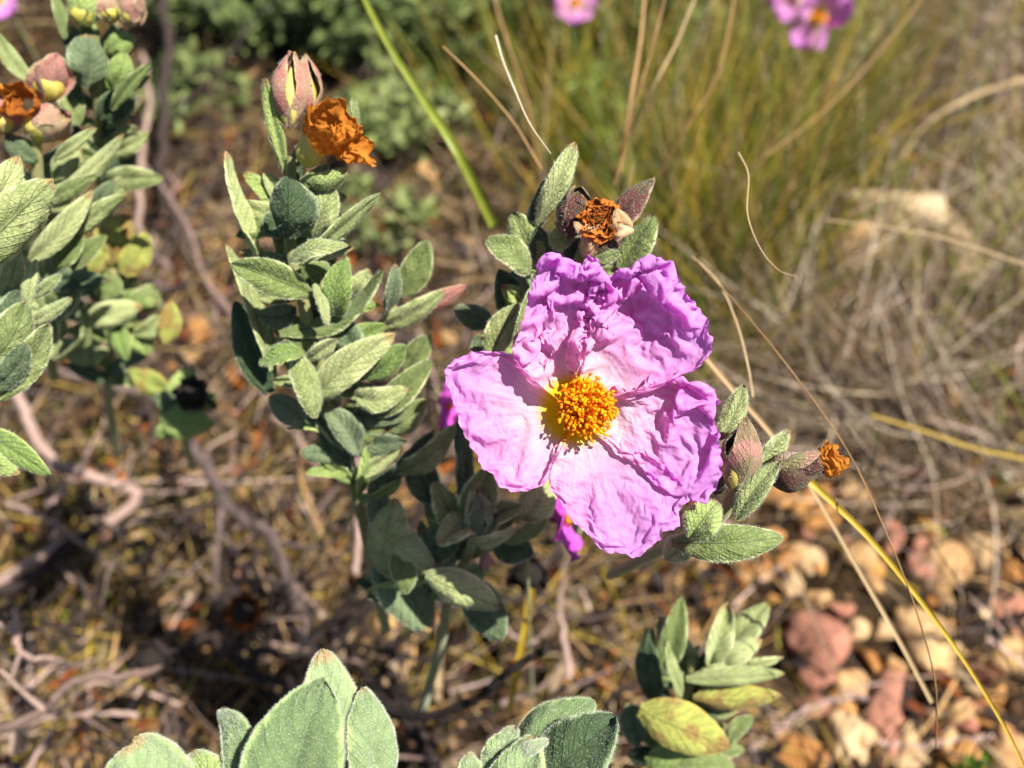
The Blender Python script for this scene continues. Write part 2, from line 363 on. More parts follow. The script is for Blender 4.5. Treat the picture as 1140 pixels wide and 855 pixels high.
PET = [
 (OB, lambda u, v: -6 + 2 * u + 10 * u * u, lambda u, v: (1 + .12 * sm(u, .38, .7), 1 + .18 * sm(u, .38, .7)), 5),
 (OL, lambda u, v: -4 + 3 * u + 14 * u * u - 6 * sm(v, .3, 0), lambda u, v: (1 + .13 * sm(u, .4, .7), 1 + .20 * sm(u, .35, .7)), 12),
 (OR_, lambda u, v: -3 + 6 * u + 12 * u * u * sm(v, 1, .3), lambda u, v: 1 + .05 + .50 * sm(u, .42, .6) * sm(v, .62, .35) * sm(v, .02, .12) + .13 * sm(u, .3, .6), 23),
 (OUR, lambda u, v: -2 + 4 * u + 30 * u * u, lambda u, v: (1 + .62 * sm(u, .46, .60) * sm(v, .72, .4) + .04 * sm(u, .3, .7), 1 + .30 * sm(u, .46, .62) * sm(v, .8, .4) + .07 * sm(u, .4, .8)), 37),
 (OUL, lambda u, v: 0 + 4 * u + 24 * u * u, lambda u, v: (1 + .72 * sm(u, .54, .66) * sm(v, .05, .3) + .04 * sm(u, .4, .7), 1 + .22 * sm(u, .5, .68)), 41),
]
for O, zf, g, sd in PET:
    mb = MB(); petal(mb, PB, O, zf, g, sd, fold=10.5 if sd > 30 else 6.0); mb.build('petal', M['petal'], fl)
# stamens: a hundred filaments with anthers leaning to the right
rg = np.random.default_rng(3)
def blob(mb, c, r, seed, m=0, seg=7, rings=5, squash=(1, 1, 1), lump=.15, axis=None):
    th = np.linspace(0, math.pi, rings + 2)[1:-1]; ph = np.linspace(0, 2 * math.pi, seg, endpoint=False)
    S = np.stack([np.sin(th)[:, None] * np.cos(ph), np.sin(th)[:, None] * np.sin(ph), np.cos(th)[:, None] * np.ones(seg)], -1).reshape(-1, 3)
    S = np.vstack([S, [0, 0, 1], [0, 0, -1]])
    S = S * (1 + lump * fbm(S * 1.7 + seed * 3.1, 3, seed)[:, None])
    S = S * np.array(squash)
    if axis is not None:
        z = nrm(axis); x = nrm(np.cross(z, [.3, .5, .8])); y = np.cross(z, x); S = S[:, :1] * x + S[:, 1:2] * y + S[:, 2:] * z
    V = np.asarray(c) + S * r; k = seg
    q = []
    for i in range(rings - 1):
        for j in range(k): q.append((i * k + j, i * k + (j + 1) % k, (i + 1) * k + (j + 1) % k, (i + 1) * k + j))
    mb.add(V, np.array(q)[:, ::-1], m)
    t = len(V); mb.V[-1] = V
    tri = [((j + 1) % k, j, rings * k) for j in range(k)] + [((rings - 1) * k + j, (rings - 1) * k + (j + 1) % k, rings * k + 1) for j in range(k)]
    mb.F.append(np.array(tri)[:, ::-1] + mb.n - t); mb.M.append(np.full(len(tri), m))
inner = MB()
for i in range(300):
    outer = i < 98
    # direction on a dome, centred slightly to the right
    a = i * 2.39996; rr = math.sqrt((i + .5) / 98) if outer else math.sqrt((i - 97) / 205) * .93
    hx = 653 + math.cos(a) * 35 * rr + rg.normal() * 2.5; hy = 454 + math.sin(a) * 34 * rr + rg.normal() * 4
    if hx < 622: hx = 622 + rg.random() * 4
    hz = 5 + 36 * math.sqrt(max(0, 1 - (rr * .93) ** 2)) + rg.normal() * 4
    b = np.array([641 + rg.normal() * 2.5, 459 + rg.normal() * 2.5, -4]); h = np.array([hx, hy, hz])
    mid = (b + h) / 2 + np.array([rg.normal() * 2, rg.normal() * 2, 5 + rg.normal() * 2]) - (h - np.array([652, 453, hz])) * .12
    pts = P_arr(cr([b, mid, h], 7)) + (0 if outer else 1) * CB * -.0012; mb = MB() if outer else inner
    tube(mb, pts, np.linspace(  .00020, .00015, 7), 5, 0)
    ax = pts[-1] - pts[-2] + rg.standard_normal(3) * .0003
    blob(mb, pts[-1], .00034 + .00020 * rg.random(), i, 1, 7, 4, (.8, .8, 1.35), .3, rg.standard_normal(3) + .5 * ax / np.linalg.norm(ax))
    if outer: mb.build('stamen', [M['stamen'], M['anther']], fl)
tag(inner.build('inner_stamens', [M['stamen'], M['anther']], fl), kind='stuff')
mb = MB(); c0 = P_arr(np.array([641., 459, -3])); c1 = P_arr(np.array([652., 454, 26]))
tube(mb, cr([c0, c0 + (c1 - c0) * .35, c1], 8), [.0011, .0012, .0010, .0005, .0004, .0004, .0007, .0009], 10); blob(mb, c1, .0011, 2, 0, 9, 6, (1, 1, .6), .2, c1 - c0)
mb.build('pistil', M['pistil'], fl)
# green sepals behind the petals, one showing between them, and the stalk
def spx(*a): return P(*a)
mb = MB(); tube(mb, cr([P(641, 462, D0 + .003), P(645, 475, D0 + .02), P(655, 520, D0 + .06), P(640, 600, D0 + .14)], 14), np.linspace(.0011, .0016, 14), 10); mb.build('stalk', M['stem'], fl)

# ------------------------------------------------------------------ leaves and shoots
def leaf_geo(mb, base, tip, width, roll=0, fold=18, bend=.08, curl=.2, seed=0, thick=.0005, hairs=0, mi=0, res=(24, 13), full=.85, hook=0, normal=None, hm=1):
    base = np.asarray(base, float); tip = np.asarray(tip, float); L = np.linalg.norm(tip - base); A = (tip - base) / L
    n0 = (CO - (base + tip) / 2) if normal is None else np.asarray(normal, float)
    n0 = nrm(n0 - A * np.dot(n0, A)); s0 = np.cross(A, n0); a = R_(roll)
    Nn = n0 * math.cos(a) + s0 * math.sin(a); S = np.cross(A, Nn)
    n, m = res
    t = np.linspace(0, 1, n)[:, None]; v = np.linspace(-1, 1, m)[None]
    rg = np.random.default_rng(seed + 991)
    asym = rg.normal() * .06
    w = width / 2 * np.maximum(np.sin(math.pi * np.clip(t, 0, 1) ** full) ** .62, .30 * (1 - t * 2.2)) * (1 - .10 * (t > .5) * (t - .5))
    w = np.maximum(w, width * .012)
    fo = R_(fold) * (1 - .45 * t)
    sx = v * w * np.cos(fo) + asym * width * np.sin(t * 3.14159)
    hz = np.abs(v) * w * np.sin(fo) - curl * w * np.abs(v) ** 4
    und = .16 * width * fbm(np.stack([t * 3.2 + seed * 1.7 + 0 * v, v * 1.2 + 0 * t + seed], -1), 3, seed) * (.35 + np.abs(v))
    quilt = -.018 * width * np.clip(1 - 5 * np.abs(((t * 8 - np.abs(v) * 2.6) % 1) - .5), 0, 1) * (np.abs(v) > .08) - .03 * width * np.clip(1 - np.abs(v) * 7, 0, 1)
    top = bend * L * np.sin(math.pi * t) - hook * L * np.clip(t - .6, 0, 1) ** 2 * 4
    lat = rg.normal() * .03 * L * np.sin(math.pi * t)
    Cx = base + A * (t * L)[..., None].reshape(n, 1, 1) if False else base[None, None] + A[None, None] * (t * L)[..., None]
    V = Cx + S * (sx + lat)[..., None] + Nn * (hz + und + quilt + top)[..., None]
    k = thick * np.sqrt(np.clip(1 - v ** 4, 0, 1)) * np.clip((1 - t) * 12, .05, 1)
    Vb = V - Nn * k[..., None]
    V = V + Nn * (k * .3)[..., None]
    UV = np.stack([t + 0 * v, v + 0 * t], -1)
    mb.add(V, grid_faces(n, m, 0, True), mi, UV); mb.add(Vb, grid_faces(n, m), mi, UV)
    if hairs:
        du = np.gradient(V, axis=0); dv = np.gradient(V, axis=1); nn = nrm(np.cross(du, dv)); nn *= np.sign((nn * Nn).sum(-1, keepdims=True))
        q = hairs; edge = rg.random(q) < .42
        ti = rg.integers(1, n - 1, q); vi = np.where(edge, rg.choice([0, m - 1], q), rg.integers(0, m, q))
        p = V[ti, vi] + du[ti, vi] * rg.uniform(-.5, .5, (q, 1)) + np.where(edge, 0, rg.uniform(-.5, .5, q))[:, None] * dv[ti, vi]
        out = S * np.sign(vi - (m - 1) / 2)[:, None]
        dr = nrm(nn[ti, vi] * np.where(edge, .5, 1)[:, None] + out * np.where(edge, 1.0, 0)[:, None] + rg.standard_normal((q, 3)) * .45)
        ln = rg.uniform(.00030, .00075, (q, 1)); pr = nrm(np.cross(dr, rg.standard_normal((q, 3)))) * .000022
        mb.add(np.stack([p - pr, p + pr, p + dr * ln], 1), np.arange(q * 3).reshape(q, 3), hm)
def leafpx(parent, e, D, m='leaf', hairs=0, seed=0, res=(24, 13), name='leaf'):
    bx, by, tx, ty, w, zb, zt = e[:7]; roll, fold, bend = (list(e[7:10]) + [0, 20, .08][len(e[7:10]):])
    mm = e[10] if len(e) > 10 else m; ex = e[11] if len(e) > 11 else {}
    ex = dict(ex); h = ex.pop('hairs', hairs)
    d = D - (zb + zt) / 2000; rq = np.random.default_rng(seed * 3 + 1)
    J = .25 if h > 2000 else 1
    fold = abs(fold + rq.normal() * 9 * J) * (1 if fold >= 0 else -1); roll += rq.normal() * 13 * J; bend += rq.normal() * .05 * J; ex.setdefault('hook', rq.normal() * .05 * J); ex.setdefault('curl', .2 + .45 * rq.random()); w *= rq.uniform(.86, 1.02) if J == 1 else 1
    mb = MB(); leaf_geo(mb, P(bx, by, D - zb / 1000), P(tx, ty, D - zt / 1000), w * 1.04 * d / F, roll, fold * 1.5, bend, seed=seed, hairs=h, res=res, **ex)
    return mb.build(name, [M[mm], M['hair']], parent)
def stem(parent, pts, r0, r1, m='stem', name='stem', n=24, lump=.06):
    mb = MB(); tube(mb, cr(pts, n), np.linspace(r0, r1, n), 9, lump=lump, rng=np.random.default_rng(1)); return mb.build(name, M[m], parent)
def crumpled(parent, name, m, c, r, seed, open_=.6, axis=None, growth=.5, res=(36, 60), z0=.2):
    """a shrivelled cup of petals: a torn ring, strongly creased"""
    n, k = res; u = np.linspace(0, 1, n)[:, None]; v = np.linspace(0, 1, k)[None] * 2 * math.pi
    q = np.stack([np.cos(v) + 0 * u, np.sin(v) + 0 * u, u * 2 + 0 * v], -1)
    rr = (.45 + .55 * np.sin(u * 1.9) + 0 * v) * (1 + .42 * growth * 2 * fbm(q * 2.1, 4, seed)); rid = 1 - np.abs(fbm(q * 3.3 + 5, 3, seed + 9)) * 2
    rr = rr + .16 * rid
    jag = 1 + .35 * fbm(np.stack([np.cos(v) * 3.1, np.sin(v) * 3.1], -1), 4, seed + 7) * u ** 2
    rr = rr * (.5 + .5 * jag); z = z0 + u * jag * open_ * 1.6 * (1 + .5 * fbm(q[..., :2] * 1.6, 3, seed + 3)) - .5
    ax = nrm(axis if axis is not None else CB); x = nrm(np.cross(ax, [.2, .9, .1])); y = np.cross(ax, x)
    tw = v + .35 * fbm(q * 1.5 + 9, 3, seed + 4)
    V = np.asarray(c) + r * (rr[..., None] * (np.cos(tw)[..., None] * x + np.sin(tw)[..., None] * y) + z[..., None] * ax)
    mb = MB(); mb.add(V, grid_faces(n, k)); o = mb.build(name, M[m], parent); return o
def egg(parent, name, m, base, tip, w, seed, point=.35, lump=.06, ribs=0, mouth=0):
    base = np.asarray(base, float); tip = np.asarray(tip, float); n = 22; s = 22
    t = np.linspace(0, 1, n); r = w / 2 * np.sin(math.pi * t ** .8) ** .8 * (1 - point * t ** 2) + w * .012; r = np.maximum(r, w / 2 * mouth * np.clip(t * 3 - 1, 0, 1)) if mouth else r
    pts = base + (tip - base) * t[:, None]; A = nrm(tip - base); x = nrm(np.cross(A, [.3, .4, .9])); y = np.cross(A, x)
    th = np.linspace(0, 2 * math.pi, s)
    q = np.stack([np.cos(th)[None] + 0 * t[:, None], np.sin(th)[None] + 0 * t[:, None], t[:, None] * 2 + 0 * th[None]], -1)
    rr = r[:, None] * (1 + lump * fbm(q * 2, 3, seed) * 2 + ribs * np.cos(th * 5)[None])
    V = pts[:, None] + rr[..., None] * (np.cos(th)[None, :, None] * x + np.sin(th)[None, :, None] * y)
    mb = MB(); mb.add(V, grid_faces(n, s), 0, np.stack([t[:, None] + 0 * th[None], np.sin(th)[None] + 0 * t[:, None]], -1)); return mb.build(name, M[m], parent)
def bud(parent, bx, by, tx, ty, w, D, dz=3, m='sepalpink', seed=0, ns=3, spread=.25, body='capsule'):
    """a closed bud or capsule wrapped in pointed sepals"""
    b = P(bx, by, D); t = P(tx, ty, D - dz / 1000); L = np.linalg.norm(t - b); A = nrm(t - b); W = w * D / F
    core = egg(parent, 'bud', body, b, b + A * L * .8, W * .82, seed)
    c = nrm(CO - b); c = nrm(c - A * np.dot(c, A)); s = np.cross(A, c)
    for i in range(ns):
        a = i / ns * 6.283 + .35 + seed * .7; o = c * math.cos(a) + s * math.sin(a)
        mb = MB(); leaf_geo(mb, b + o * W * .10, b + A * L * (1 - .1 * (i % 2)) + o * W * spread * .35, W * 1.05, 0, -28, .18 + spread * .3, seed=seed * 5 + i, normal=o, full=.72, thick=.0004, hairs=220, res=(20, 11))
        mb.build('sepal', [M[m], M['hair']], core)
    return core

def shoot(name, label, root, D, leaves, stems, m='leaf', hairs=0, res=(24, 13), seed=0, group=None, cat='plant shoot', extra=None):
    t = thing(name, root, label, cat, group)
    for s in stems: stem(t, *s)
    for i, e in enumerate(leaves): leafpx(t, e, D, m, hairs, seed + i * 7, res)
    rq = np.random.default_rng(seed + 5)
    for i in range(extra[0] if extra else 0):
        _, x0, y0, x1, y1, ln, dz = extra; k = rq.random(); sx = x0 + (x1 - x0) * k; sy = y0 + (y1 - y0) * k; a = -1.57 + (1 if i % 2 else -1) * rq.uniform(.15, 1.75); L = ln * rq.uniform(.7, 1.15)
        z = -dz * (.4 + k) ; leafpx(t, (sx, sy, sx + math.cos(a) * L, sy + math.sin(a) * L, L * rq.uniform(.38, .52), z - 3, z + 2, rq.normal() * 25, 24, .08, rq.choice(['leaf', 'leaf', 'leafdark', 'leaflime'])), D, m, 0, seed + 400 + i)
    return t

# A: the tall shoot left of the flower, with two pink buds and a withered orange flower
DA = .197
LA = [
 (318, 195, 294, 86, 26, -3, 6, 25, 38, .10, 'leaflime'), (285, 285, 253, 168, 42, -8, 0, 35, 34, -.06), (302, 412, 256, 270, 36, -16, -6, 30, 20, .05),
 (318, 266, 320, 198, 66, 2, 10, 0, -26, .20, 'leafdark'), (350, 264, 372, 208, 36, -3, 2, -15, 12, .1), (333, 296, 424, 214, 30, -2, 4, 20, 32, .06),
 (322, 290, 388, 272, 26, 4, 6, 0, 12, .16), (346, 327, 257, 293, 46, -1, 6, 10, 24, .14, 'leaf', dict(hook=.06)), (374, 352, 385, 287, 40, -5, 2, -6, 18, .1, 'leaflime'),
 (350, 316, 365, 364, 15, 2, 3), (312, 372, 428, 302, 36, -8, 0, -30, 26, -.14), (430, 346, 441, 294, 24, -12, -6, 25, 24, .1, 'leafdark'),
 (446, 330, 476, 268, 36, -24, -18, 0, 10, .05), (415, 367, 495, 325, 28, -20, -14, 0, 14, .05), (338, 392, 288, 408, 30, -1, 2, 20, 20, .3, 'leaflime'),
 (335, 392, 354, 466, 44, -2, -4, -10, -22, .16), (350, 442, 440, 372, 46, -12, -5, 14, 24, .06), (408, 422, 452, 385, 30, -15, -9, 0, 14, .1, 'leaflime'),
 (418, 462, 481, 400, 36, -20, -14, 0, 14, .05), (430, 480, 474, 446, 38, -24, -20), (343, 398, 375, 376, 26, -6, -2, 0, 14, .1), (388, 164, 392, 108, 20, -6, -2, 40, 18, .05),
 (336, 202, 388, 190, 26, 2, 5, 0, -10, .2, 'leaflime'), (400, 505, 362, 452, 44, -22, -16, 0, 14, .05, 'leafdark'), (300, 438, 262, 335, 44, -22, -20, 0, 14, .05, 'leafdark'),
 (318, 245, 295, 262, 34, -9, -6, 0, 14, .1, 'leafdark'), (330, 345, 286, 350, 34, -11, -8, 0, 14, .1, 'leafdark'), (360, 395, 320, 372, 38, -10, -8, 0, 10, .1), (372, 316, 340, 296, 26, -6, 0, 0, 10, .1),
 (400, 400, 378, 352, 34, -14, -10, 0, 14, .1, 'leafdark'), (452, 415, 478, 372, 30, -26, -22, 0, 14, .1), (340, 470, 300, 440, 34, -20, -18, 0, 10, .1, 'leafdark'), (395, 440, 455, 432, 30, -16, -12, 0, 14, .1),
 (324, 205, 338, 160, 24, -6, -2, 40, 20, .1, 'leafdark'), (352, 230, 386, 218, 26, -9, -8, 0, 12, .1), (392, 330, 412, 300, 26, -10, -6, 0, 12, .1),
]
sA = shoot('rockrose_shoot', 'tall grey-green shoot topped by two pink buds and a withered orange bloom', P(400, 560, DA + .05), DA, LA,
  [([P(325, 175, DA), P(322, 260, DA + .004), P(338, 340, DA + .008), P(362, 430, DA + .02), P(400, 560, DA + .05), P(430, 700, DA + .12)], .0013, .0022),
   ([P(360, 430, DA + .02), P(410, 400, DA + .020), P(440, 340, DA + .022)], .0012, .0008)], hairs=500, seed=100, extra=(64, 322, 235, 402, 570, 68, 20))
leafpx(sA, (455, 342, 519, 318, 26, -22, -16, 0, 14, .1), DA, 'sepalpink', 0, 5)
bud(sA, 321, 143, 325, 57, 30, DA - .002, 3, 'sepalpink', 1, spread=.15)
bud(sA, 346, 128, 340, 60, 20, DA, 2, 'sepalpink', 2, spread=.15)
wf = egg(sA, 'seed_capsule', 'capsule', P(340, 186, DA - .004), P(352, 140, DA - .010), 30 * DA / F, 3, .3)
crumpled(wf, 'withered_petals', 'rust', P(356, 156, DA - .006), 24 * DA / F, 4, 1.1, CB * .6 + CR * .55 + CU * .35)
crumpled(wf, 'withered_petals', 'rust', P(376, 160, DA - .004), 19 * DA / F, 11, 1.1, CB * .3 + CR * .8 - CU * .1, growth=.7)

# B: the shoot above the flower with an opened dry capsule
DB = .190
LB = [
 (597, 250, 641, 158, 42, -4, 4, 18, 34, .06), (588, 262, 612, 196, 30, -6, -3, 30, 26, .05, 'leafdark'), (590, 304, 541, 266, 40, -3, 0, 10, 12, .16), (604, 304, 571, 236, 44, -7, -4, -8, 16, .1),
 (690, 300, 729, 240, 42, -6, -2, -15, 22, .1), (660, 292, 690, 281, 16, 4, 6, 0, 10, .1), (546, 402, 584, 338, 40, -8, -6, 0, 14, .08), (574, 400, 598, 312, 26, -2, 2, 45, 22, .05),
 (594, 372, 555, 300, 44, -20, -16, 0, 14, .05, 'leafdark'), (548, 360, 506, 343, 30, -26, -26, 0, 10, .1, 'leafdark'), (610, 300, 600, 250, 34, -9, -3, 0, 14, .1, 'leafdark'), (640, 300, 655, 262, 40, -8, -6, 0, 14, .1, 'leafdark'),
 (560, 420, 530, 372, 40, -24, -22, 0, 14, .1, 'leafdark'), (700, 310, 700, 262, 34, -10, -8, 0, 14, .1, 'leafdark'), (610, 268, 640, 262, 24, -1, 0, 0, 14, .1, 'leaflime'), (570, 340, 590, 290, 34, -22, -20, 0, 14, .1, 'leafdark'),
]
sB = shoot('rockrose_shoot', 'grey-green shoot just above the flower, holding a split dry capsule with a dark rusty centre', P(600, 420, DB + .04), DB, LB,
  [([P(655, 262, DB + .002), P(640, 300, DB + .004), P(610, 350, DB + .012), P(585, 420, DB + .03), P(570, 520, DB + .07)], .0014, .0018)], hairs=700, seed=200, extra=(10, 640, 300, 590, 400, 62, 14))
oc = egg(sB, 'seed_capsule', 'sepaldark', P(664, 292, DB + .002), P(671, 246, DB - .005), 46 * DB / F, 8, -.1)
for i, e in enumerate([(668, 282, 727, 195, 42, 2, 4, -20, 34, .10, 'sepaldark'), (672, 280, 640, 248, 30, 0, 8, 10, 24, .3, 'tan'), (668, 284, 664, 288, 22, 2, 8, 0, 10, .3, 'tan'), (680, 262, 706, 256, 16, 5, 9, 0, 14, .3, 'tan'), (690, 268, 686, 232, 24, 3, 9, 20, 20, .25, 'tan'), (660, 290, 654, 250, 26, 2, 7, 30, -20, .3, 'tan')]):
    if i == 2: continue
    leafpx(oc, e, DB, 'tan', 150, 300 + i, name='sepal')
crumpled(oc, 'withered_stamens', 'rustdark', P(669, 248, DB - .006), 19 * DB / F, 6, .5, CB + CU * .3, growth=1.0)
rg = np.random.default_rng(8); mb = MB()
for i in range(70):
    a = rg.random() * 6.28; r = rg.random() ** .5; x = 669 + math.cos(a) * 17 * r; y = 246 + math.sin(a) * 19 * r
    tube(mb, cr([P(x, y, DB - .003), P(x + rg.normal() * 3, y + rg.normal() * 3, DB - .007), P(x + rg.normal() * 6, y + rg.normal() * 6, DB - .009)], 5), .00016, 4)
mb.build('withered_filaments', M['rustdark'], oc)
b6 = bud(sB, 632, 262, 646, 208, 40, DB - .001, 6, 'sepaldark', 6, spread=.3, body='sepaldark')

# C: the shaded rosette below left of the flower
DC = .217
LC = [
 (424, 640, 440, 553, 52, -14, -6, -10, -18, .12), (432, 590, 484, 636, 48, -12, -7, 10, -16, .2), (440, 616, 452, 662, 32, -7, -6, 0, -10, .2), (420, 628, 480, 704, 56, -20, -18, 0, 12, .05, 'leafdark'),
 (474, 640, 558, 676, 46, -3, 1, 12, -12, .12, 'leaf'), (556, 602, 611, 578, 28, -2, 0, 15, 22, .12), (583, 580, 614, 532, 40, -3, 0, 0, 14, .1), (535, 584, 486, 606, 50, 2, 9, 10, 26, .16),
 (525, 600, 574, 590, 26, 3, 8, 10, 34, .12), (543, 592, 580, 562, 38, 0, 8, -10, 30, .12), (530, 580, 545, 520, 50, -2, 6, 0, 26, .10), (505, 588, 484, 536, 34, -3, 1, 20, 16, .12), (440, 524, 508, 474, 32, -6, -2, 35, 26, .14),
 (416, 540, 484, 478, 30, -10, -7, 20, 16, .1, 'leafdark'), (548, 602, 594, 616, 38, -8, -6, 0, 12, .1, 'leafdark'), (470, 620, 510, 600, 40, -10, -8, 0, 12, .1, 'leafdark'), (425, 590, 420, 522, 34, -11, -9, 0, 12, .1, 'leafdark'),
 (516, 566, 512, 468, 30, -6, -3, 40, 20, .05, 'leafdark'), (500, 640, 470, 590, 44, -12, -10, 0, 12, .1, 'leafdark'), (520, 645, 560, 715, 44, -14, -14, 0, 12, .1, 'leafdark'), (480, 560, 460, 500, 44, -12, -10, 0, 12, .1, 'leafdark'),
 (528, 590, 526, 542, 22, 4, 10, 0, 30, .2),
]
sC = shoot('rockrose_shoot', 'dark shaded leafy shoot with a closed bud in its rosette, below left of the flower', P(500, 720, DC + .06), DC, LC,
  [([P(530, 590, DC), P(520, 620, DC + .01), P(500, 660, DC + .03), P(490, 720, DC + .06), P(470, 790, DC + .12)], .0014, .002),
   ([P(500, 655, DC + .03), P(460, 640, DC + .02), P(430, 640, DC + .012)], .0012, .001)], hairs=700, seed=400, extra=(30, 530, 590, 455, 680, 66, 18))
bud(sC, 536, 594, 532, 548, 36, DC - .004, 7, 'leafdark', 9, spread=.1, ns=4, body='leafdark')
bud(sC, 545, 640, 540, 616, 20, DC + .006, 3, 'sepalpink', 10, spread=.1)

# D: right of the flower
DD = .175
LD = [
 (800, 490, 828, 428, 28, -5, -3, 0, 20, .06), (836, 528, 879, 478, 34, -5, -1, 10, 22, .10), (820, 578, 868, 514, 30, 2, 5, 0, 40, .10), (748, 604, 873, 598, 46, -6, 0, 0, 26, .10),
 (768, 600, 800, 558, 44, 0, 0, 30, 20, .2, 'leaflime'), (762, 598, 742, 624, 30, -8, -9, 0, 12, .1), (806, 566, 838, 548, 20, -4, -2, 0, 12, .1, 'leaflime'), (800, 550, 790, 500, 30, -8, -7, 0, 12, .1, 'leafdark'),
]
sD = shoot('rockrose_shoot', 'short green shoot at the right edge of the flower with an orange-tipped brown capsule', P(720, 600, DD + .03), DD, LD,
  [([P(824, 540, DD + .002), P(812, 562, DD + .004), P(790, 586, DD + .010), P(740, 610, DD + .03), P(680, 640, DD + .08)], .0012, .0018), ([P(815, 560, DD + .003), P(845, 545, DD + .002), P(864, 527, DD)], .0011, .0010)], hairs=1100, seed=500, res=(30, 15))
bud(sD, 818, 546, 829, 464, 42, DD - .001, 2, 'sepal', 12, spread=.2, ns=3)
dc = egg(sD, 'seed_capsule', 'sepaldark', P(855, 534, DD + .002), P(915, 513, DD - .003), 47 * DD / F, 13, .2, .05, 0, .56)
for i, e in enumerate([(856, 524, 914, 503, 24, 2, 5, -24, -26, .14, 'sepal', dict(hook=0)), (856, 536, 918, 520, 34, 2, 5, 24, -30, .12, 'sepaldark', dict(hook=0))]): leafpx(dc, e, DD, 'sepal', 260, 550 + i, name='sepal')
crumpled(dc, 'withered_petals', 'rust', P(916, 513, DD - .003), 16.5 * DD / F, 16, .7, P(935, 513, 1) - P(900, 518, 1), growth=.6)

# E: small shoot at the lower right
DE = .245
LE = [
 (735, 748, 759, 664, 34, -4, 2, 15, 18, .1), (788, 742, 811, 672, 42, 0, 6, 20, 30, .1), (800, 727, 857, 671, 36, -6, -2, 0, 20, .1), (793, 737, 848, 712, 28, 0, 5, 0, -10, .2), (800, 747, 873, 733, 16, 0, 4, 0, 10, .1),
 (764, 757, 874, 750, 24, 4, 8, 30, 20, .1), (772, 778, 871, 775, 34, 1, 5, 20, -10, .1, 'leafyellow'), (758, 776, 737, 710, 24, 4, 9, 30, 34, .05), (712, 790, 813, 832, 52, 4, 9, 0, -14, .16, 'leafyellow'),
 (810, 828, 839, 796, 22, 0, 0), (745, 852, 818, 852, 40, 0, 0), (727, 784, 721, 700, 36, -6, -2, 0, 14, .1, 'leafdark'), (778, 752, 813, 742, 22, 2, 6), (710, 830, 700, 780, 34, -8, -6, 0, 12, .1, 'leafdark'), (760, 800, 800, 800, 40, -6, -4, 0, 12, .1, 'leafdark'), (720, 850, 790, 836, 44, -3, 0, 0, 10, .1, 'leaflime'),
]
sE = shoot('rockrose_shoot', 'small upright shoot with one yellowing leaf on the stony ground at lower right', P(750, 900, DE + .08), DE, LE,
  [([P(770, 735, DE), P(765, 780, DE + .01), P(755, 840, DE + .03), P(750, 900, DE + .08)], .0014, .0018)], hairs=0, seed=600, extra=(22, 775, 735, 755, 860, 66, 10))

# F, G: the near leaves cut by the bottom edge
DF = .163
sF = shoot('rockrose_shoot', 'near felted shoot with broad pale leaves rising from the bottom left edge', P(320, 980, DF + .02), DF, [
 (372, 895, 359, 724, 78, -3, -3, 0, 18, .08), (322, 910, 362, 757, 112, 1, 4, -6, 18, .12), (418, 905, 402, 765, 62, -2, -1, 25, 22, .06), (262, 900, 247, 783, 34, 0, 3, -10, 10, -.08, 'leafnear', dict(hook=-.1)),
 (190, 940, 148, 822, 110, 3, 7, 0, -12, .2), (246, 910, 214, 836, 54, -3, -3, 0, 12, .1, 'leaflime'), (285, 890, 292, 816, 22, -3, -3, 0, 12, .1, 'leaflime')],
 [([P(320, 880, DF + .006), P(325, 990, DF + .02)], .0016, .002)], m='leafnear', hairs=6500, seed=700, res=(40, 21))
DG = .172
sG = shoot('rockrose_shoot', 'near shoot with rounded fuzzy leaves at the middle of the bottom edge', P(575, 960, DG + .02), DG, [
 (572, 858, 662, 781, 56, -5, -4, 0, 10, .1), (592, 880, 688, 797, 78, 0, 1, 0, 14, .12, 'leafdark'), (556, 920, 596, 820, 74, 1, 4, 0, 14, .15), (548, 868, 574, 806, 38, -2, 0, 10, 24, .1), (540, 890, 520, 838, 36, -1, 0, 0, 10, .1),
 (578, 838, 611, 824, 15, 3, 5, 0, 30, .25)],
 [([P(575, 850, DG + .004), P(578, 960, DG + .02)], .0014, .002)], m='leafnear', hairs=3200, seed=740, res=(34, 17))

# H: the crowd of shoots along the left edge
DH = .235
sH1 = shoot('rockrose_shoot', 'blurred shoot at the top left corner with swelling greenish pink buds', P(110, 190, DH + .04), DH, [
 (95, 98, 98, 38, 50, -2, 2, 0, 20, .1, 'leafdark'), (124, 122, 169, 70, 18, -2, 0), (35, 92, -6, 34, 22, 0, 0), (72, 44, 60, -8, 18, -2, -2), (125, 98, 140, 58, 30, 1, 2, 0, 10, .2, 'leaflime'), (90, 110, 60, 60, 26, -5, -5, 0, 14, .1, 'leafdark'),
 (118, 60, 150, 40, 30, -5, -4, 0, 10, .1, 'leaflime'), (110, 130, 150, 100, 34, -8, -8, 0, 10, .1, 'leafdark'), (85, 140, 70, 90, 30, -8, -8, 0, 10, .1)],
 [([P(105, 40, DH), P(110, 120, DH + .01), P(115, 220, DH + .04), P(140, 330, DH + .10)], .0014, .002)], seed=800, extra=(22, 105, 60, 118, 230, 58, 16))
for i, (a, b, c, d, w, mm) in enumerate([(96, 30, 84, -14, 34, 'leaflime'), (122, 26, 118, -10, 30, 'sepalpink'), (140, 28, 152, -14, 32, 'sepalpink')]): bud(sH1, a, b, c, d, w, DH, 3, mm, 20 + i)
DH2 = .225
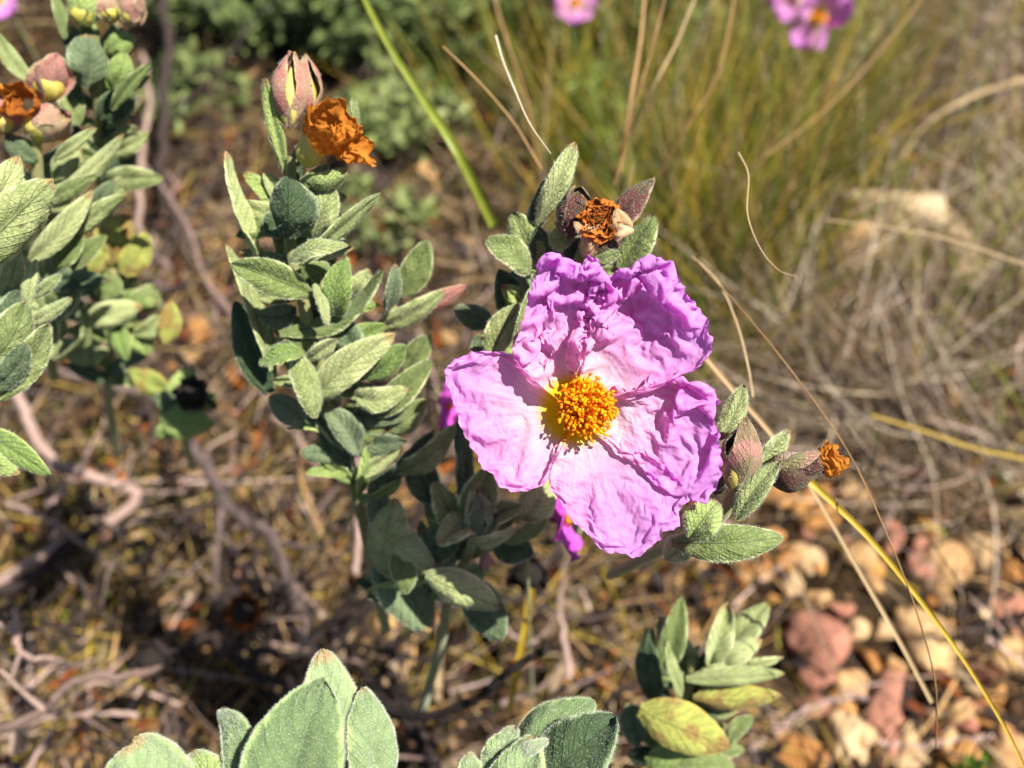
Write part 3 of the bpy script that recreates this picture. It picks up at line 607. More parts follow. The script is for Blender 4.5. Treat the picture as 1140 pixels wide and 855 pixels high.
sH2 = shoot('rockrose_shoot', 'shoot on the left edge with pink capsules and an orange shrivelled bloom', P(40, 260, DH2 + .04), DH2, [
 (60, 178, 108, 142, 18, 0, 2), (52, 232, 142, 148, 24, -4, 0, 0, 18, .08), (38, 228, 106, 194, 24, 0, 4), (70, 268, 142, 214, 24, -4, -2, 0, 18, .05), (34, 290, 102, 214, 28, 0, 4, 0, 20, .05), (40, 180, 5, 150, 28, -2, 0, 0, 14, .1, 'leafdark'),
 (60, 200, 90, 165, 26, -6, -5, 0, 14, .1), (25, 250, 60, 215, 30, -6, -4, 0, 14, .1, 'leafdark'), (80, 300, 118, 262, 24, -8, -6), (28, 225, 0, 190, 24, 0, 0), (60, 300, 92, 250, 26, -5, -3), (100, 240, 128, 200, 20, -8, -8, 0, 14, .1, 'leafdark')],
 [([P(40, 150, DH2), P(42, 220, DH2 + .01), P(35, 300, DH2 + .03), P(60, 420, DH2 + .09)], .0014, .002)], seed=840, extra=(34, 40, 180, 60, 400, 66, 26))
for i, (a, b, c, d, w) in enumerate([(48, 112, 62, 58, 44), (30, 148, 78, 128, 38), (6, 150, -6, 100, 40)]): bud(sH2, a, b, c, d, w, DH2, 3, 'sepalpink', 30 + i)
crumpled(sH2, 'withered_petals', 'rust', P(30, 116, DH2 - .004), 15 * DH2 / F, 31, .8); crumpled(sH2, 'withered_petals', 'rust', P(2, 112, DH2 - .004), 13 * DH2 / F, 32, .8)
DH3 = .19
sH3 = shoot('rockrose_shoot', 'nearest sage-green leaves jutting in from the left edge', P(-70, 330, DH3 + .02), DH3, [
 (-40, 300, 60, 200, 62, 0, 4, 0, 10, .1), (-25, 245, 22, 174, 40, -4, -2, 0, 14, .1), (-20, 410, 28, 335, 44, -8, -6, 0, 14, .1), (-4, 446, 54, 360, 44, -8, -5, -10, 34, -.08), (-14, 436, 30, 384, 34, -5, -3, 20, 24, .1, 'leafdark'),
 (-30, 480, 52, 528, 36, -8, -5, 25, 26, .12, 'leaflime'), (-20, 500, 22, 528, 26, -6, -4, 0, 10, .1, 'leaflime'), (5, 334, 20, 272, 24, -12, -12), (30, 344, 40, 288, 18, -14, -14), (35, 332, 70, 304, 18, -16, -16), (28, 362, 82, 330, 16, -14, -12), (-10, 380, 20, 320, 34, -14, -12, 0, 14, .1, 'leafdark')],
 [([P(-60, 230, DH3 + .01), P(-40, 330, DH3 + .012), P(-50, 460, DH3 + .03), P(-50, 600, DH3 + .09)], .0014, .002)], hairs=600, seed=880)
DH4 = .28
sH4 = shoot('rockrose_shoot', 'small blurred shoot with yellow leaves beside the left-hand shoots', P(120, 420, DH4 + .05), DH4, [
 (122, 296, 142, 238, 44, 0, 0, 0, 10, .1, 'leafyellow'), (138, 306, 165, 258, 34, 0, 0, 0, 10, .1, 'leafyellow'), (100, 306, 120, 276, 24, 4, 4, 0, 10, .1, 'leafyellow'), (116, 378, 84, 362, 28, 0, 0), (94, 358, 157, 340, 30, 4, 6, 0, 10, .12),
 (130, 362, 141, 402, 26, 0, 2, 0, 10, .1, 'leaflime'), (184, 382, 190, 334, 24, 0, 0, 0, 10, .1, 'leafyellow'), (114, 334, 121, 298, 34, 0, 0), (150, 372, 178, 350, 24, -5, -5), (92, 320, 80, 270, 24, 0, 0), (150, 345, 172, 318, 30, -8, -8), (110, 400, 60, 385, 30, -10, -10), (165, 395, 150, 360, 30, -10, -8, 0, 10, .1, 'leaflime'), (100, 340, 66, 350, 26, 0, 0, 0, 10, .1, 'leafdark'), (130, 330, 150, 300, 26, -8, -8, 0, 10, .1)],
 [([P(125, 300, DH4), P(128, 360, DH4 + .01), P(120, 430, DH4 + .05), P(130, 500, DH4 + .1)], .0014, .002)], seed=920, extra=(30, 125, 320, 120, 430, 50, 16))
DH6 = .30
sH6 = shoot('rockrose_shoot', 'stunted yellow-green tuft of leaves on the grey branch, left of the tall shoot', P(205, 490, DH6 + .02), DH6, [
 (188, 436, 144, 410, 34, 0, 4, 0, 14, .15, 'leafyellow'), (178, 462, 238, 472, 40, 0, 4, 0, -10, .15, 'leaflime'), (190, 450, 215, 408, 32, 0, 0, 0, 14, .1, 'leaflime'), (205, 455, 240, 440, 26, 0, 0, 0, 14, .1), (200, 470, 172, 488, 24, 0, 0, 0, 10, .1, 'leaflime'), (196, 455, 170, 440, 26, 0, 6, 0, 10, .1, 'leafdark')],
 [([P(195, 440, DH6), P(205, 490, DH6 + .03), P(215, 520, DH6 + .06)], .0014, .002)], seed=940)

# ------------------------------------------------------------------ ground, stones, litter, twigs, grass
def ground_mat():
    m, nt, out = mat('stony_soil'); t = nt.nodes.new('ShaderNodeTexCoord'); obj = t.outputs['Object']
    a = noise(nt, obj, 55, 8, .7); b = noise(nt, obj, 6, 4, .6)
    c = ramp(nt, a, [(.36, (.010, .006, .004)), (.52, (.042, .024, .010)), (.66, (.14, .078, .032)), (.82, (.40, .23, .10))])
    c = mix(nt, ramp(nt, b, [(.42, (0, 0, 0)), (.62, (.8, .8, .8))]), c, ramp(nt, a, [(.3, (.015, .011, .007)), (.6, (.10, .07, .045)), (.8, (.30, .22, .15))]))
    surf(nt, out, c, .95, bump(nt, a, .012, 1), spec=.1); return m
def gh(x, y): return .012 * fbm(np.stack([x * 9, y * 9], -1), 4, 3) + .05 * np.clip((y - .55) * 1.0, 0, 3) ** 1.2 * (1 + 0 * x)
n = 240; gx = np.sign(np.linspace(-1, 1, n)) * np.abs(np.linspace(-1, 1, n)) ** 4 * 60; gx += np.linspace(-1, 1, n) * 1.2
GX, GY = np.meshgrid(gx, gx + .5, indexing='ij'); GZ = np.where(np.hypot(GX, GY) < 3.0, gh(GX, GY), gh(GX, np.minimum(GY, 3)) * 1.0)
mb = MB(); mb.add(np.stack([GX, GY, GZ], -1), grid_faces(n, n)[:, ::-1]); tag(mb.build('ground', ground_mat()), kind='structure')
def gz(p): return float(gh(np.array(p[0]), np.array(p[1])))
def GG(x, y, h=0.0):
    """the point of the (uneven) ground seen at that picture position, raised by h"""
    z = 0.
    for _ in range(6): p = G(x, y, z + h); z = gz(p)
    return p
M['stonetan'] = plain('tan_stone', (.34, .19, .08), (.56, .35, .16), 120, .9, .005, bstr=1, c3=(.72, .56, .38))
M['stonepink'] = plain('reddish_stone', (.28, .11, .07), (.44, .21, .14), 120, .9, .005, bstr=1, c3=(.62, .38, .28))
M['stonecream'] = plain('cream_stone', (.38, .24, .12), (.60, .42, .23), 120, .9, .005, bstr=1, c3=(.78, .66, .48))
M['stoneorange'] = plain('orange_stone', (.32, .14, .04), (.54, .28, .09), 120, .9, .005, bstr=1, c3=(.68, .45, .22))
M['stonepale'] = plain('pale_stone', (.46, .32, .18), (.70, .54, .34), 60, .9, .006, bstr=1, c3=(.78, .64, .45))
M['litter'] = plain('dry_litter', (.014, .008, .004), (.09, .045, .018), 160, .85, .0003, c3=(.54, .29, .11), transl=.1)  # tones lowered so the colour carries shade from the bush
M['thatch'] = plain('dry_grass', (.12, .08, .045), (.34, .25, .145), 160, .75, .0003, c3=(.66, .52, .32), transl=.15)
M['tuft'] = plain('tussock_blades', (.06, .08, .006), (.30, .34, .03), 100, .6, .0002, .35, c3=(.66, .40, .06), spec=.4)
M['shrubleaf'] = plain('shrub_leaves', (.06, .09, .022), (.22, .27, .08), 60, .8, .0003, .25, sheen=.3, c3=(.58, .62, .30))
M['moss'] = plain('low_green_growth', (.02, .036, .005), (.08, .11, .015), 60, .8, .0003, .3, c3=(.28, .26, .05))  # greens darkened as well, lower-left shade put into the colour
def rock(name, m, p, s, seed, label=None, cat='stone', group=None, zs=1):
    k, r = 26, 16; th = np.linspace(0, math.pi, r)[:, None]; ph = np.linspace(0, 2 * math.pi, k)[None]
    q = np.stack([np.sin(th) * np.cos(ph), np.sin(th) * np.sin(ph), np.cos(th) + 0 * ph], -1); rg = np.random.default_rng(seed)
    rad = np.full(q.shape[:2], 1.25)
    for _ in range(9): d = nrm(rg.standard_normal(3)); o = rg.uniform(.48, .92); rad = np.minimum(rad, o / np.maximum((q * d).sum(-1), 1e-3))
    rad *= 1 + .16 * fbm(q * 2.2 + seed, 4, seed % 50)
    a = rg.uniform(0, 6.28); Rz = np.array([[math.cos(a), -math.sin(a), 0], [math.sin(a), math.cos(a), 0], [0, 0, 1]])
    V = (q * rad[..., None] * np.array([1, rg.uniform(.65, .95), rg.uniform(.5, .75) * zs])) @ Rz.T * s + np.array([p[0], p[1], gz(p) + s * .36])
    mb = MB(); mb.add(V, grid_faces(r, k)[:, ::-1]); o = mb.build(name, M[m], loc=(p[0], p[1], gz(p))); return tag(o, label, cat, group)
STN = [ (1062, 296, 50, 'stonepale', 'lower tan shoulder of rock right of the big pale one'), (948, 285, 40, 'stonetan', 'brownish lump of rock left of the big pale one'),
  # px, py, radius in px, material, label
 (1000, 262, 84, 'stonepale', 'big pale tan rock behind the dry grass at upper right'), (905, 722, 36, 'stonepink', 'long brick-pink stone just right of the small yellowing shoot'),
 (985, 790, 36, 'stonepink', 'angular red-brown stone at the foot of the thin grass stalks'), (940, 820, 30, 'stonecream', 'upright cream stone at the bottom, left of the red-brown one'),
 (1085, 612, 34, 'stonecream', 'pale cream stone near the right edge above the red cluster'), (1050, 635, 34, 'stonetan', 'tan stone with a shaded side between two cream ones'),
 (1115, 680, 34, 'stonepink', 'salmon red stone touching the right edge'), (1030, 720, 42, 'stonetan', 'large light tan stone under the curved golden stalk'),
 (1092, 800, 26, 'stoneorange', 'orange stone at bottom right with a shadowed flank'), (1130, 575, 26, 'stonecream', 'flat cream stone on the right edge, highest of the pale ones'),
 (905, 565, 30, 'stoneorange', 'orange-tan stone below the brown capsule'), (950, 560, 28, 'stonetan', 'pale tan stone right below the orange withered tip'),
 (1032, 600, 22, 'stoneorange', 'small golden stone left of the pale cream stone'), (1068, 840, 28, 'stoneorange', 'rusty orange stone cut by the bottom edge'),
 (1120, 740, 30, 'stonetan', 'tan stone low on the right edge'), (1085, 760, 24, 'stonepink', 'dull pink stone between the stalks at lower right'),
 (905, 790, 20, 'stonepink', 'small red stone above the white stick'), (880, 840, 26, 'stoneorange', 'ochre stone at the bottom beside the yellowing shoot'),
 (1050, 445, 24, 'stonepink', 'flat brick-red stone half hidden in dry grass at right'), (1090, 458, 16, 'stonepink', 'little pink stone beside the flat brick-red one'),
 (840, 640, 20, 'stonetan', 'tan stone under the lowest leaf right of the flower'), (965, 650, 18, 'stonetan', 'small tan stone behind the pale dry blade'),
 (1005, 470, 15, 'stoneorange', 'orange pebble in the dry grass right of centre'), (780, 655, 24, 'stoneorange', 'warm tan stone just below the flower'),
 (285, 80, 26, 'stonetan', 'blurred tan stone beside the pink buds at the top left'), (345, 300, 22, 'stonetan', 'tan stone seen behind the tall shoot'), (128, 600, 20, 'stonepink', 'pinkish stone under the thick grey branch at left'),
 (305, 560, 20, 'stonecream', 'pale stone between the forked grey branches'), (275, 70, 16, 'stoneorange', 'small orange stone near the top left buds'), (470, 195, 18, 'stonetan', 'tan stone beside the long green blade'),
 (1125, 640, 18, 'stoneorange', 'small amber stone between the salmon and cream stones'), (1000, 555, 16, 'stonetan', 'small tan stone crossed by the fine dark stalk'), (860, 600, 18, 'stoneorange', 'small ochre stone right of the lowest green leaf'),
 (1010, 845, 22, 'stonecream', 'off-white stone at the bottom edge left of the green sprig'), (965, 735, 18, 'stoneorange', 'small orange stone between the pink stone and the large tan one')]
for i, (x, y, r, m, lb) in enumerate(STN):
    p = GG(x, y); rock('stone', m, p, r * gd(y) / F * .98, 50 + i, lb, zs=.7 if r > 80 else 1)
rg = np.random.default_rng(77)
for i in range(190):
    x = rg.uniform(720, 1180) if i < 120 else rg.uniform(100, 760); y = rg.uniform(510, 890) if i < 120 else rg.uniform(180, 860)
    p = GG(x, y); rock('small_stone', ['stonetan', 'stoneorange', 'stonecream', 'stonepink', 'stonetan'][i % 5], p, (rg.uniform(9, 23) if i < 120 else rg.uniform(8, 18)) * gd(y) / F, 200 + i,
        'small %s pebble-sized stone %s' % (['tan', 'orange', 'cream', 'pink', 'tan'][i % 5], 'in the stony patch at lower right' if i < 120 else 'in the litter under the shrub'), 'stone', 'small %s stones %s' % (['tan', 'orange', 'cream', 'pink', 'tan'][i % 5], 'at lower right' if i < 120 else 'in the litter'))
def scatter(nr, y0, y1, x0=-60, x1=1200, f=None, clump=1.6):
    o = []
    while len(o) < nr:
        x = rg.uniform(x0, x1); y = rg.uniform(y0, y1)
        if f is None or rg.random() < f(x, y):
            g_ = G(x, y)
            if clump and rg.random() > float(np.clip(.5 + clump * vnoise(np.array([g_[0] * 16 + 40, g_[1] * 16 + 7]), 4) + clump * .6 * vnoise(np.array([g_[0] * 45, g_[1] * 45]), 6), .04, 1)): continue
            o.append(g_[:2])
    return np.array(o)
def zat(q): return gh(q[:, 0], q[:, 1])
# gravel
q = scatter(2600, -60, 960); mb = MB(); tet = nrm(rg.standard_normal((9, 3)))
for (x, y), z in zip(q, zat(q)):
    s = rg.uniform(.0015, .0045) * (1.9 if x > .08 and rg.random() < .5 else 1); blob(mb, (x, y, z + s * .4), s, int(rg.integers(40)), int(rg.integers(3)), 6, 4, (1, .8, .6), .35)
tag(mb.build('gravel', [M['stonetan'], M['stoneorange'], M['litter']]), kind='stuff')
# litter: curled dry leaves and bits of stalk
def strips(mb, p0, dirs, ln, wd, up, curv, seg=5, m=0):
    """many tapering ribbons at once; p0 (k,3), dirs (k,3) unit, ln, wd (k,), up (k,3), curv (k,) bend"""
    k = len(p0); t = np.linspace(0, 1, seg)[None, :, None]
    side = nrm(np.cross(dirs, up)); c = p0[:, None] + dirs[:, None] * (t * ln[:, None, None]) + up[:, None] * (curv * ln)[:, None, None] * t * t + side[:, None] * (curv * ln)[::-1][:, None, None] * .35 * np.sin(t * 3)
    w = wd[:, None, None] * (1 - t ** 2 * .85) * .5
    fold = up[:, None] * w * .5
    V = np.stack([c - side[:, None] * w + fold, c, c + side[:, None] * w + fold], 2)
    g = grid_faces(seg, 3); Fa = (g[None] + (np.arange(k) * seg * 3)[:, None, None]).reshape(-1, 4)
    U = np.zeros((k, seg, 3, 2)); U[..., 0] = t * ln[:, None, None] * 10 + np.arange(k)[:, None, None]
    mb.add(V.reshape(-1, 3), Fa, m, U)
def unit(az, el): return np.stack([np.cos(az) * np.cos(el), np.sin(az) * np.cos(el), np.sin(el)], -1)
def litter(name, nr, mats, lmin, lmax, wmin, wmax, elmax, f=None, lift=.012, curv=.3, y0=-80, y1=980):
    q = scatter(nr, y0, y1, f=f); mb = MB(); z = zat(q) + rg.uniform(0, lift, nr); p = np.column_stack([q, z])
    idx = rg.integers(0, len(mats), nr)
    for k in range(len(mats)):
        s = idx == k; c = int(s.sum())
        if not c: continue
        strips(mb, p[s], unit(rg.uniform(0, 6.28, c), rg.uniform(-.1, elmax, c)), rg.uniform(lmin, lmax, c), rg.uniform(wmin, wmax, c), nrm(rg.standard_normal((c, 3)) * .5 + [0, 0, 1]), rg.uniform(-curv, curv, c), m=k)
    return tag(mb.build(name, [M[x] for x in mats]), kind='stuff')
LF = lambda x, y: .62 if (x > 740 and y > 520) else 1
litter('leaf_litter', 5200, ['litter', 'litter', 'litter', 'thatch', 'barkdark', 'barkdark', 'barkdark', 'rustdark'], .010, .034, .003, .010, .6, f=LF, curv=.6, lift=.02)
litter('twig_litter', 2300, ['bark', 'litter', 'barkdark', 'barkdark', 'strawbrown', 'barkpale', 'barkdark'], .02, .10, .0008, .0026, .4, f=LF, lift=.045)
litter('fallen_straw', 2600, ['straw', 'thatch', 'yellow', 'strawbrown'], .02, .10, .0004, .0012, .3, f=lambda x, y: .4 if x > 700 else 1, lift=.02)
litter('low_green_growth', 3800, ['moss', 'moss', 'tuft'], .006, .022, .0008, .002, 1.4, f=lambda x, y: .03 + 1.0 * math.exp(-((x - 60) / 130) ** 2 - ((y - 600) / 90) ** 2) + .55 * math.exp(-((x - 560) / 120) ** 2 - ((y - 680) / 80) ** 2) + .35 * math.exp(-((x - 250) / 160) ** 2 - ((y - 760) / 60) ** 2) + .12 * (x < 640))
# grey thatch on the right and all over the back
def hair_grass(name, q, mats, lmin, lmax, wmin, wmax, lean, az0, azs, curv, lift=.0, seg=9, kind='stuff'):
    c = len(q); mb = MB(); p = np.column_stack([q, zat(q) + rg.uniform(0, lift + 1e-6, c)]); idx = rg.integers(0, len(mats), c)
    for k in range(len(mats)):
        s = idx == k; n_ = int(s.sum())
        if not n_: continue
        az = rg.normal(az0, azs, n_); el = np.clip(rg.normal(lean, .28, n_), .05, 1.55)
        d = unit(az, el); dn = np.zeros((n_, 3)); dn[:, 2] = -1
        up = nrm(dn + rg.standard_normal((n_, 3)) * .5); up = nrm(up - d * (up * d).sum(-1, keepdims=True))
        strips(mb, p[s], d, rg.uniform(lmin, lmax, n_), rg.uniform(wmin, wmax, n_), up, rg.uniform(0, curv, n_), seg, k)
    return tag(mb.build(name, [M[x] for x in mats]), kind=kind)
g1 = scatter(4200, -80, 620, 640, 1230, f=lambda x, y: np.clip((x - 760) / 160, 0, 1) * np.clip((600 - y) / 130, 0, 1) * (.10 if (x - 1010) ** 2 + (y - 290) ** 2 < 16000 else 1))
hair_grass('dry_grass', g1, ['thatch', 'thatch', 'litter', 'strawpale', 'barkpale', 'barkdark'], .05, .22, .0006, .0016, .5, 2.4, 1.3, .5, .03)
g2 = scatter(1500, -80, 520, -60, 760, f=lambda x, y: 1)
hair_grass('dry_grass', g2, ['thatch', 'litter', 'barkdark', 'bark', 'straw'], .04, .13, .0005, .0014, .5, 1.5, 1.8, .5, .02)
# green and golden tussocks behind the flower: each a clump of its own
def tussock(x, y, nb, spread, h, label, mats=('tuft', 'tuft', 'grass', 'yellow', 'strawbrown', 'tuft'), lean=1.2, az=1.2, azs=1.6, wd=(.0012, .0028)):
    c = GG(x, y); q = c[:2] + rg.standard_normal((nb, 2)) * spread; mb = MB(); p = np.column_stack([q, zat(q)])
    for k in range(len(mats)):
        s = np.arange(nb) % len(mats) == k; n_ = int(s.sum())
        out = (q[s] - c[:2]) / spread; a = rg.normal(az, azs, n_); e = np.clip(rg.normal(lean, .15, n_), .4, 1.5)
        d = nrm(unit(a, e) + np.column_stack([out * .14, np.zeros(n_)])); dn = np.tile([0, 0, -1.], (n_, 1)); up = nrm(dn + rg.standard_normal((n_, 3)) * .4); up = nrm(up - d * (up * d).sum(-1, keepdims=True))
        strips(mb, p[s], d, rg.uniform(.5, 1, n_) * h, rg.uniform(*wd, n_), up, rg.uniform(0, .28, n_), 12, k)
    return tag(mb.build('grass_tussock', [M[k] for k in mats], loc=c), label, 'grass tussock')
tussock(790, 330, 420, .040, .26, 'dense olive and golden grass tussock right behind the flower')
tussock(850, 200, 380, .050, .24, 'yellow-green grass tussock left of the big pale rock')
tussock(700, 210, 300, .045, .24, 'green grass tussock above the split dry capsule')
tussock(590, 120, 200, .05, .22, 'thin grass tussock under the small pink bloom at the top', wd=(.001, .002))
tussock(950, 90, 260, .06, .24, 'straw-tipped grass tussock below the lilac bloom at the top right', ('tuft', 'yellow', 'straw', 'thatch'))
tussock(800, 430, 150, .040, .15, 'thin low grass tussock between the flower and the dry grass at right', ('tuft', 'yellow', 'thatch', 'strawbrown', 'grass'), lean=1.0)
tussock(1120, 330, 160, .05, .16, 'low green tuft on the right edge beside the big pale rock', lean=.9)
tussock(1080, 520, 70, .03, .08, 'small green tuft among the stones at right', lean=.9)
# background shrubs
def leafcloud(mb, centres, nl, ll, m=0, up=.6):
    c = len(centres) * nl; P0 = np.repeat(centres, nl, 0) + rg.standard_normal((c, 3)) * ll * .22
    az = rg.uniform(0, 6.28, c); el = rg.normal(up, .45, c); d = unit(az, el); u = nrm(rg.standard_normal((c, 3)) * .5 + [0, 0, 1]); u = nrm(u - d * (u * d).sum(-1, keepdims=True))
    L = rg.uniform(.6, 1.1, c) * ll; W = L * rg.uniform(.32, .5, c); sd = np.cross(d, u)
    prof = np.array([.25, .8, 1, .8, .1]) * .5; t = np.linspace(0, 1, 5)
    cc = P0[:, None] + d[:, None] * (t[None, :, None] * L[:, None, None]) + u[:, None] * (.15 * L)[:, None, None] * np.sin(t * 3.14)[None, :, None]
    w = (W[:, None] * prof[None])[..., None]
    V = np.stack([cc - sd[:, None] * w + u[:, None] * w * .35, cc, cc + sd[:, None] * w + u[:, None] * w * .35], 2)
    Fa = (grid_faces(5, 3)[None] + (np.arange(c) * 15)[:, None, None]).reshape(-1, 4); mb.add(V.reshape(-1, 3), Fa, m)
def shrub(x, y, r, h, ns, label, ll=.028, mm='shrubleaf'):
    c = GG(x, y); t = thing('low_shrub', c, label, 'shrub'); fo = MB(); st = MB()
    for i in range(ns):
        a = rg.uniform(0, 6.28); rr = r * rg.random() ** .6; hh = h * rg.uniform(.45, 1) * (1 - .4 * rr / r)
        top = c + [math.cos(a) * rr, math.sin(a) * rr, hh]; b = c + [math.cos(a) * rr * .35, math.sin(a) * rr * .35, -.004]
        pts = cr([b, (b + top) / 2 + rg.standard_normal(3) * .01, top], 8); tube(st, pts, np.linspace(.0022, .001, 8), 5)
        leafcloud(fo, pts[3:], 6, ll, 0)
    fo.build('foliage', M[mm], t); st.build('stem', M['bark'], t); return t
shrub(330, 45, .12, .15, 44, 'dark green low shrub behind the buds of the tall shoot')
shrub(430, 60, .10, .13, 34, 'green low shrub behind the long green blade at the top')
shrub(530, 50, .11, .14, 40, 'green low shrub at the top, left of the small pink bloom')
shrub(610, 75, .08, .12, 26, 'leafy low shrub straight below the small pink bloom')
shrub(700, 50, .12, .16, 44, 'grey-green low shrub at the top, right of the small pink bloom')
shrub(450, 160, .07, .09, 20, 'small green sprouting shrub beside the long green blade', .024)
shrub(660, 165, .06, .09, 16, 'pale green seedling shrub behind the split dry capsule', .024, 'leaflime')
shrub(430, 260, .05, .06, 12, 'small leafy sprout behind the right side of the tall shoot', .02)
shrub(225, 130, .06, .07, 14, 'sparse dull shrub between the top left buds and the tall shoot', .022)
shrub(240, 30, .09, .12, 26, 'dull green shrub right of the blackish stem at the top')
shrub(800, -40, .14, .18, 40, 'dark green shrub behind the grass tussocks at the top')
shrub(150, -60, .14, .12, 26, 'dusky shrub behind the top left buds')
shrub(450, -60, .16, .18, 40, 'dark shrub mass beyond the low shrubs at the top')
shrub(620, -70, .16, .18, 40, 'dark shrub mass beyond the small pink bloom')
shrub(880, 60, .10, .14, 26, 'dark shrub half hidden by the tussocks below the lilac bloom')
shrub(760, 90, .09, .13, 22, 'dark green shrub among the tussocks right of the crossing brown stalks')
shrub(1060, -80, .16, .14, 26, 'brown-green shrub at the top right corner')
g4 = scatter(260, 20, 520, 560, 1150); hair_grass('loose_grass', g4, ['straw', 'yellow', 'strawbrown', 'strawpale', 'grass'], .14, .30, .0007, .0013, 1.0, 1.2, 1.0, .35, .01, 14)
g5 = scatter(500, 520, 900, -40, 720); hair_grass('low_straw', g5, ['straw', 'yellow', 'strawbrown', 'tuft'], .05, .13, .0007, .0014, .35, 1.5, 1.9, .35, .01, 10)
sp1 = GG(1030, 878); t = thing('green_sprig', sp1, 'bright green needle-leaved sprig at the bottom right among stones', 'sprig')
mb = MB(); k = 150; hh = rg.uniform(0, .075, k); p = sp1 + np.column_stack([rg.normal(0, .001, k), rg.normal(0, .001, k), hh]); d = unit(rg.uniform(0, 6.28, k), rg.uniform(.5, 1.2, k))
strips(mb, p, d, rg.uniform(.004, .009, k), np.full(k, .0014), nrm(np.cross(d, unit(rg.uniform(0, 6, k), rg.uniform(0, 1, k)))), np.zeros(k), 4)
M['sprig'] = plain('sprig_needles', (.07, .20, .015), (.20, .40, .03), 100, .5, .0002, .3); mb.build('needles', M['sprig'], t); stem(t, [sp1, sp1 + [0, 0, .075]], .0011, .0007)

# ------------------------------------------------------------------ branches, twigs, stalks, small blooms
def branch(px, r0, r1, m, label, forks=(), name='dry_branch', cat='branch', lump=.09, group=None):
    """px: (x, y, height above the ground) per joint, seen in the photo"""
    def pt(a): return GG(a[0], a[1], a[2]) if a[2] < .9 else P(a[0], a[1], a[2] - 1)
    pts = [pt(a) for a in px]; n = 10 * len(pts); mb = MB(); c = cr(pts, n); rgb = np.random.default_rng(int(px[0][0] * 7 + px[0][1]) & 0xffff)
    c = c + fbm(np.stack([np.linspace(0, n / 3, n), np.zeros(n)], -1), 3, n)[:, None] * [r0 * 1.2, r0, 0]
    rr = np.linspace(r0, r1, n) * (1 + .14 * fbm(np.stack([np.linspace(0, n / 2, n), np.ones(n)], -1), 2, 5)); rr[-3:] *= [.95, .85, .6]
    tube(mb, c, rr, 10, lump=lump, rng=rgb); o = mb.build(name, M[m], loc=pts[0]); tag(o, label, cat, group)
    for fk in forks:
        r = fk[0]; fp = [pt(a) for a in fk[1:]]; n2 = 8 * len(fp); mb = MB(); tube(mb, cr(fp, n2), np.linspace(r, r * .55, n2), 8, lump=lump, rng=rgb); mb.build('side_twig', M[m], o)
    return o
branch([(10, 430, .10), (62, 512, .09), (150, 548, .07), (120, 582, .06), (60, 612, .05), (0, 648, .04), (-60, 690, .02)], .0034, .0036, 'barkpale', 'crooked pinkish grey branch bending back on itself at the left', [(.0018, (62, 512, .09), (20, 500, .08), (-20, 505, .07)), (.0014, (150, 548, .07), (215, 545, .06), (260, 520, .06)), (.0016, (62, 612, .05), (75, 640, .05), (90, 650, .04))])
branch([(190, 440, .12), (210, 482, .11), (248, 560, .09), (300, 600, .07), (330, 660, .05), (350, 720, .02)], .0038, .0042, 'bark', 'thick grey branch running down from the yellow-green tuft', [(.0026, (248, 560, .09), (242, 600, .08), (240, 650, .06), (235, 700, .03)), (.0018, (300, 600, .07), (345, 610, .07), (380, 600, .08))])
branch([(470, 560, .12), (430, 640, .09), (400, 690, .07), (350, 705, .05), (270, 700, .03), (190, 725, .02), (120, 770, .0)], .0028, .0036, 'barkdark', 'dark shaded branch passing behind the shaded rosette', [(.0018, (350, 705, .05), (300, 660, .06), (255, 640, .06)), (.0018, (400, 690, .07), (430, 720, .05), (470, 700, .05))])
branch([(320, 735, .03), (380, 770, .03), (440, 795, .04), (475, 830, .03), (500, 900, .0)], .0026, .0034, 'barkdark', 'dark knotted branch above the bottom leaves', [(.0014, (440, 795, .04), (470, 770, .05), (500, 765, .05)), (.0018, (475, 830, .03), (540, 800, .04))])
branch([(425, 770, 1.33), (450, 797, 1.32), (520, 785, 1.30), (565, 748, 1.28), (612, 722, 1.27)], .0022, .0012, 'barkdark', 'dark brown twig with a broken knobbly end pointing to the flower', [(.0009, (606, 726, 1.27), (609, 712, 1.268)), (.0010, (450, 797, 1.32), (500, 800, 1.31), (550, 797, 1.31))], 'dry_twig', 'twig')
branch([(-20, 822, 1.34), (50, 791, 1.34), (82, 760, 1.34), (160, 748, 1.35), (190, 735, 1.38)], .0021, .0016, 'barkpale', 'sunlit whitish twig at the lower left edge', [(.0012, (50, 791, 1.34), (25, 770, 1.335), (0, 745, 1.33)), (.0011, (15, 805, 1.34), (12, 840, 1.34)), (.0010, (24, 768, 1.335), (36, 752, 1.33))], 'dry_twig', 'twig')
branch([(14, 680, 1.33), (18, 705, 1.33), (22, 728, 1.33), (62, 735, 1.34)], .0014, .001, 'barkpale', 'short pale forked twig above the whitish one', [(.0010, (18, 705, 1.33), (-10, 690, 1.33)), (.0009, (22, 728, 1.33), (10, 762, 1.33))], 'dry_twig', 'twig')
branch([(180, -30, .10), (186, 60, .10), (180, 140, .09), (185, 210, .07), (200, 270, .04)], .0042, .005, 'barkdark', 'blackish upright stem at the top between the left shoots', [(.0026, (182, 120, .09), (230, 95, .09), (285, 20, .10)), (.0018, (183, 170, .08), (230, 165, .07), (270, 150, .06))], cat='stem', name='shrub_stem')
branch([(160, 185, .16), (190, 222, .15), (212, 262, .14), (228, 310, .12), (262, 352, .10), (300, 400, .06)], .0012, .0022, 'barkpale', 'thin forked brown twig between the left shoots and the tall shoot', [(.0009, (190, 222, .15), (196, 200, .155), (203, 180, .16)), (.0008, (212, 262, .14), (240, 255, .14)), (.0007, (196, 205, .155), (186, 190, .16))], 'dry_twig', 'twig')
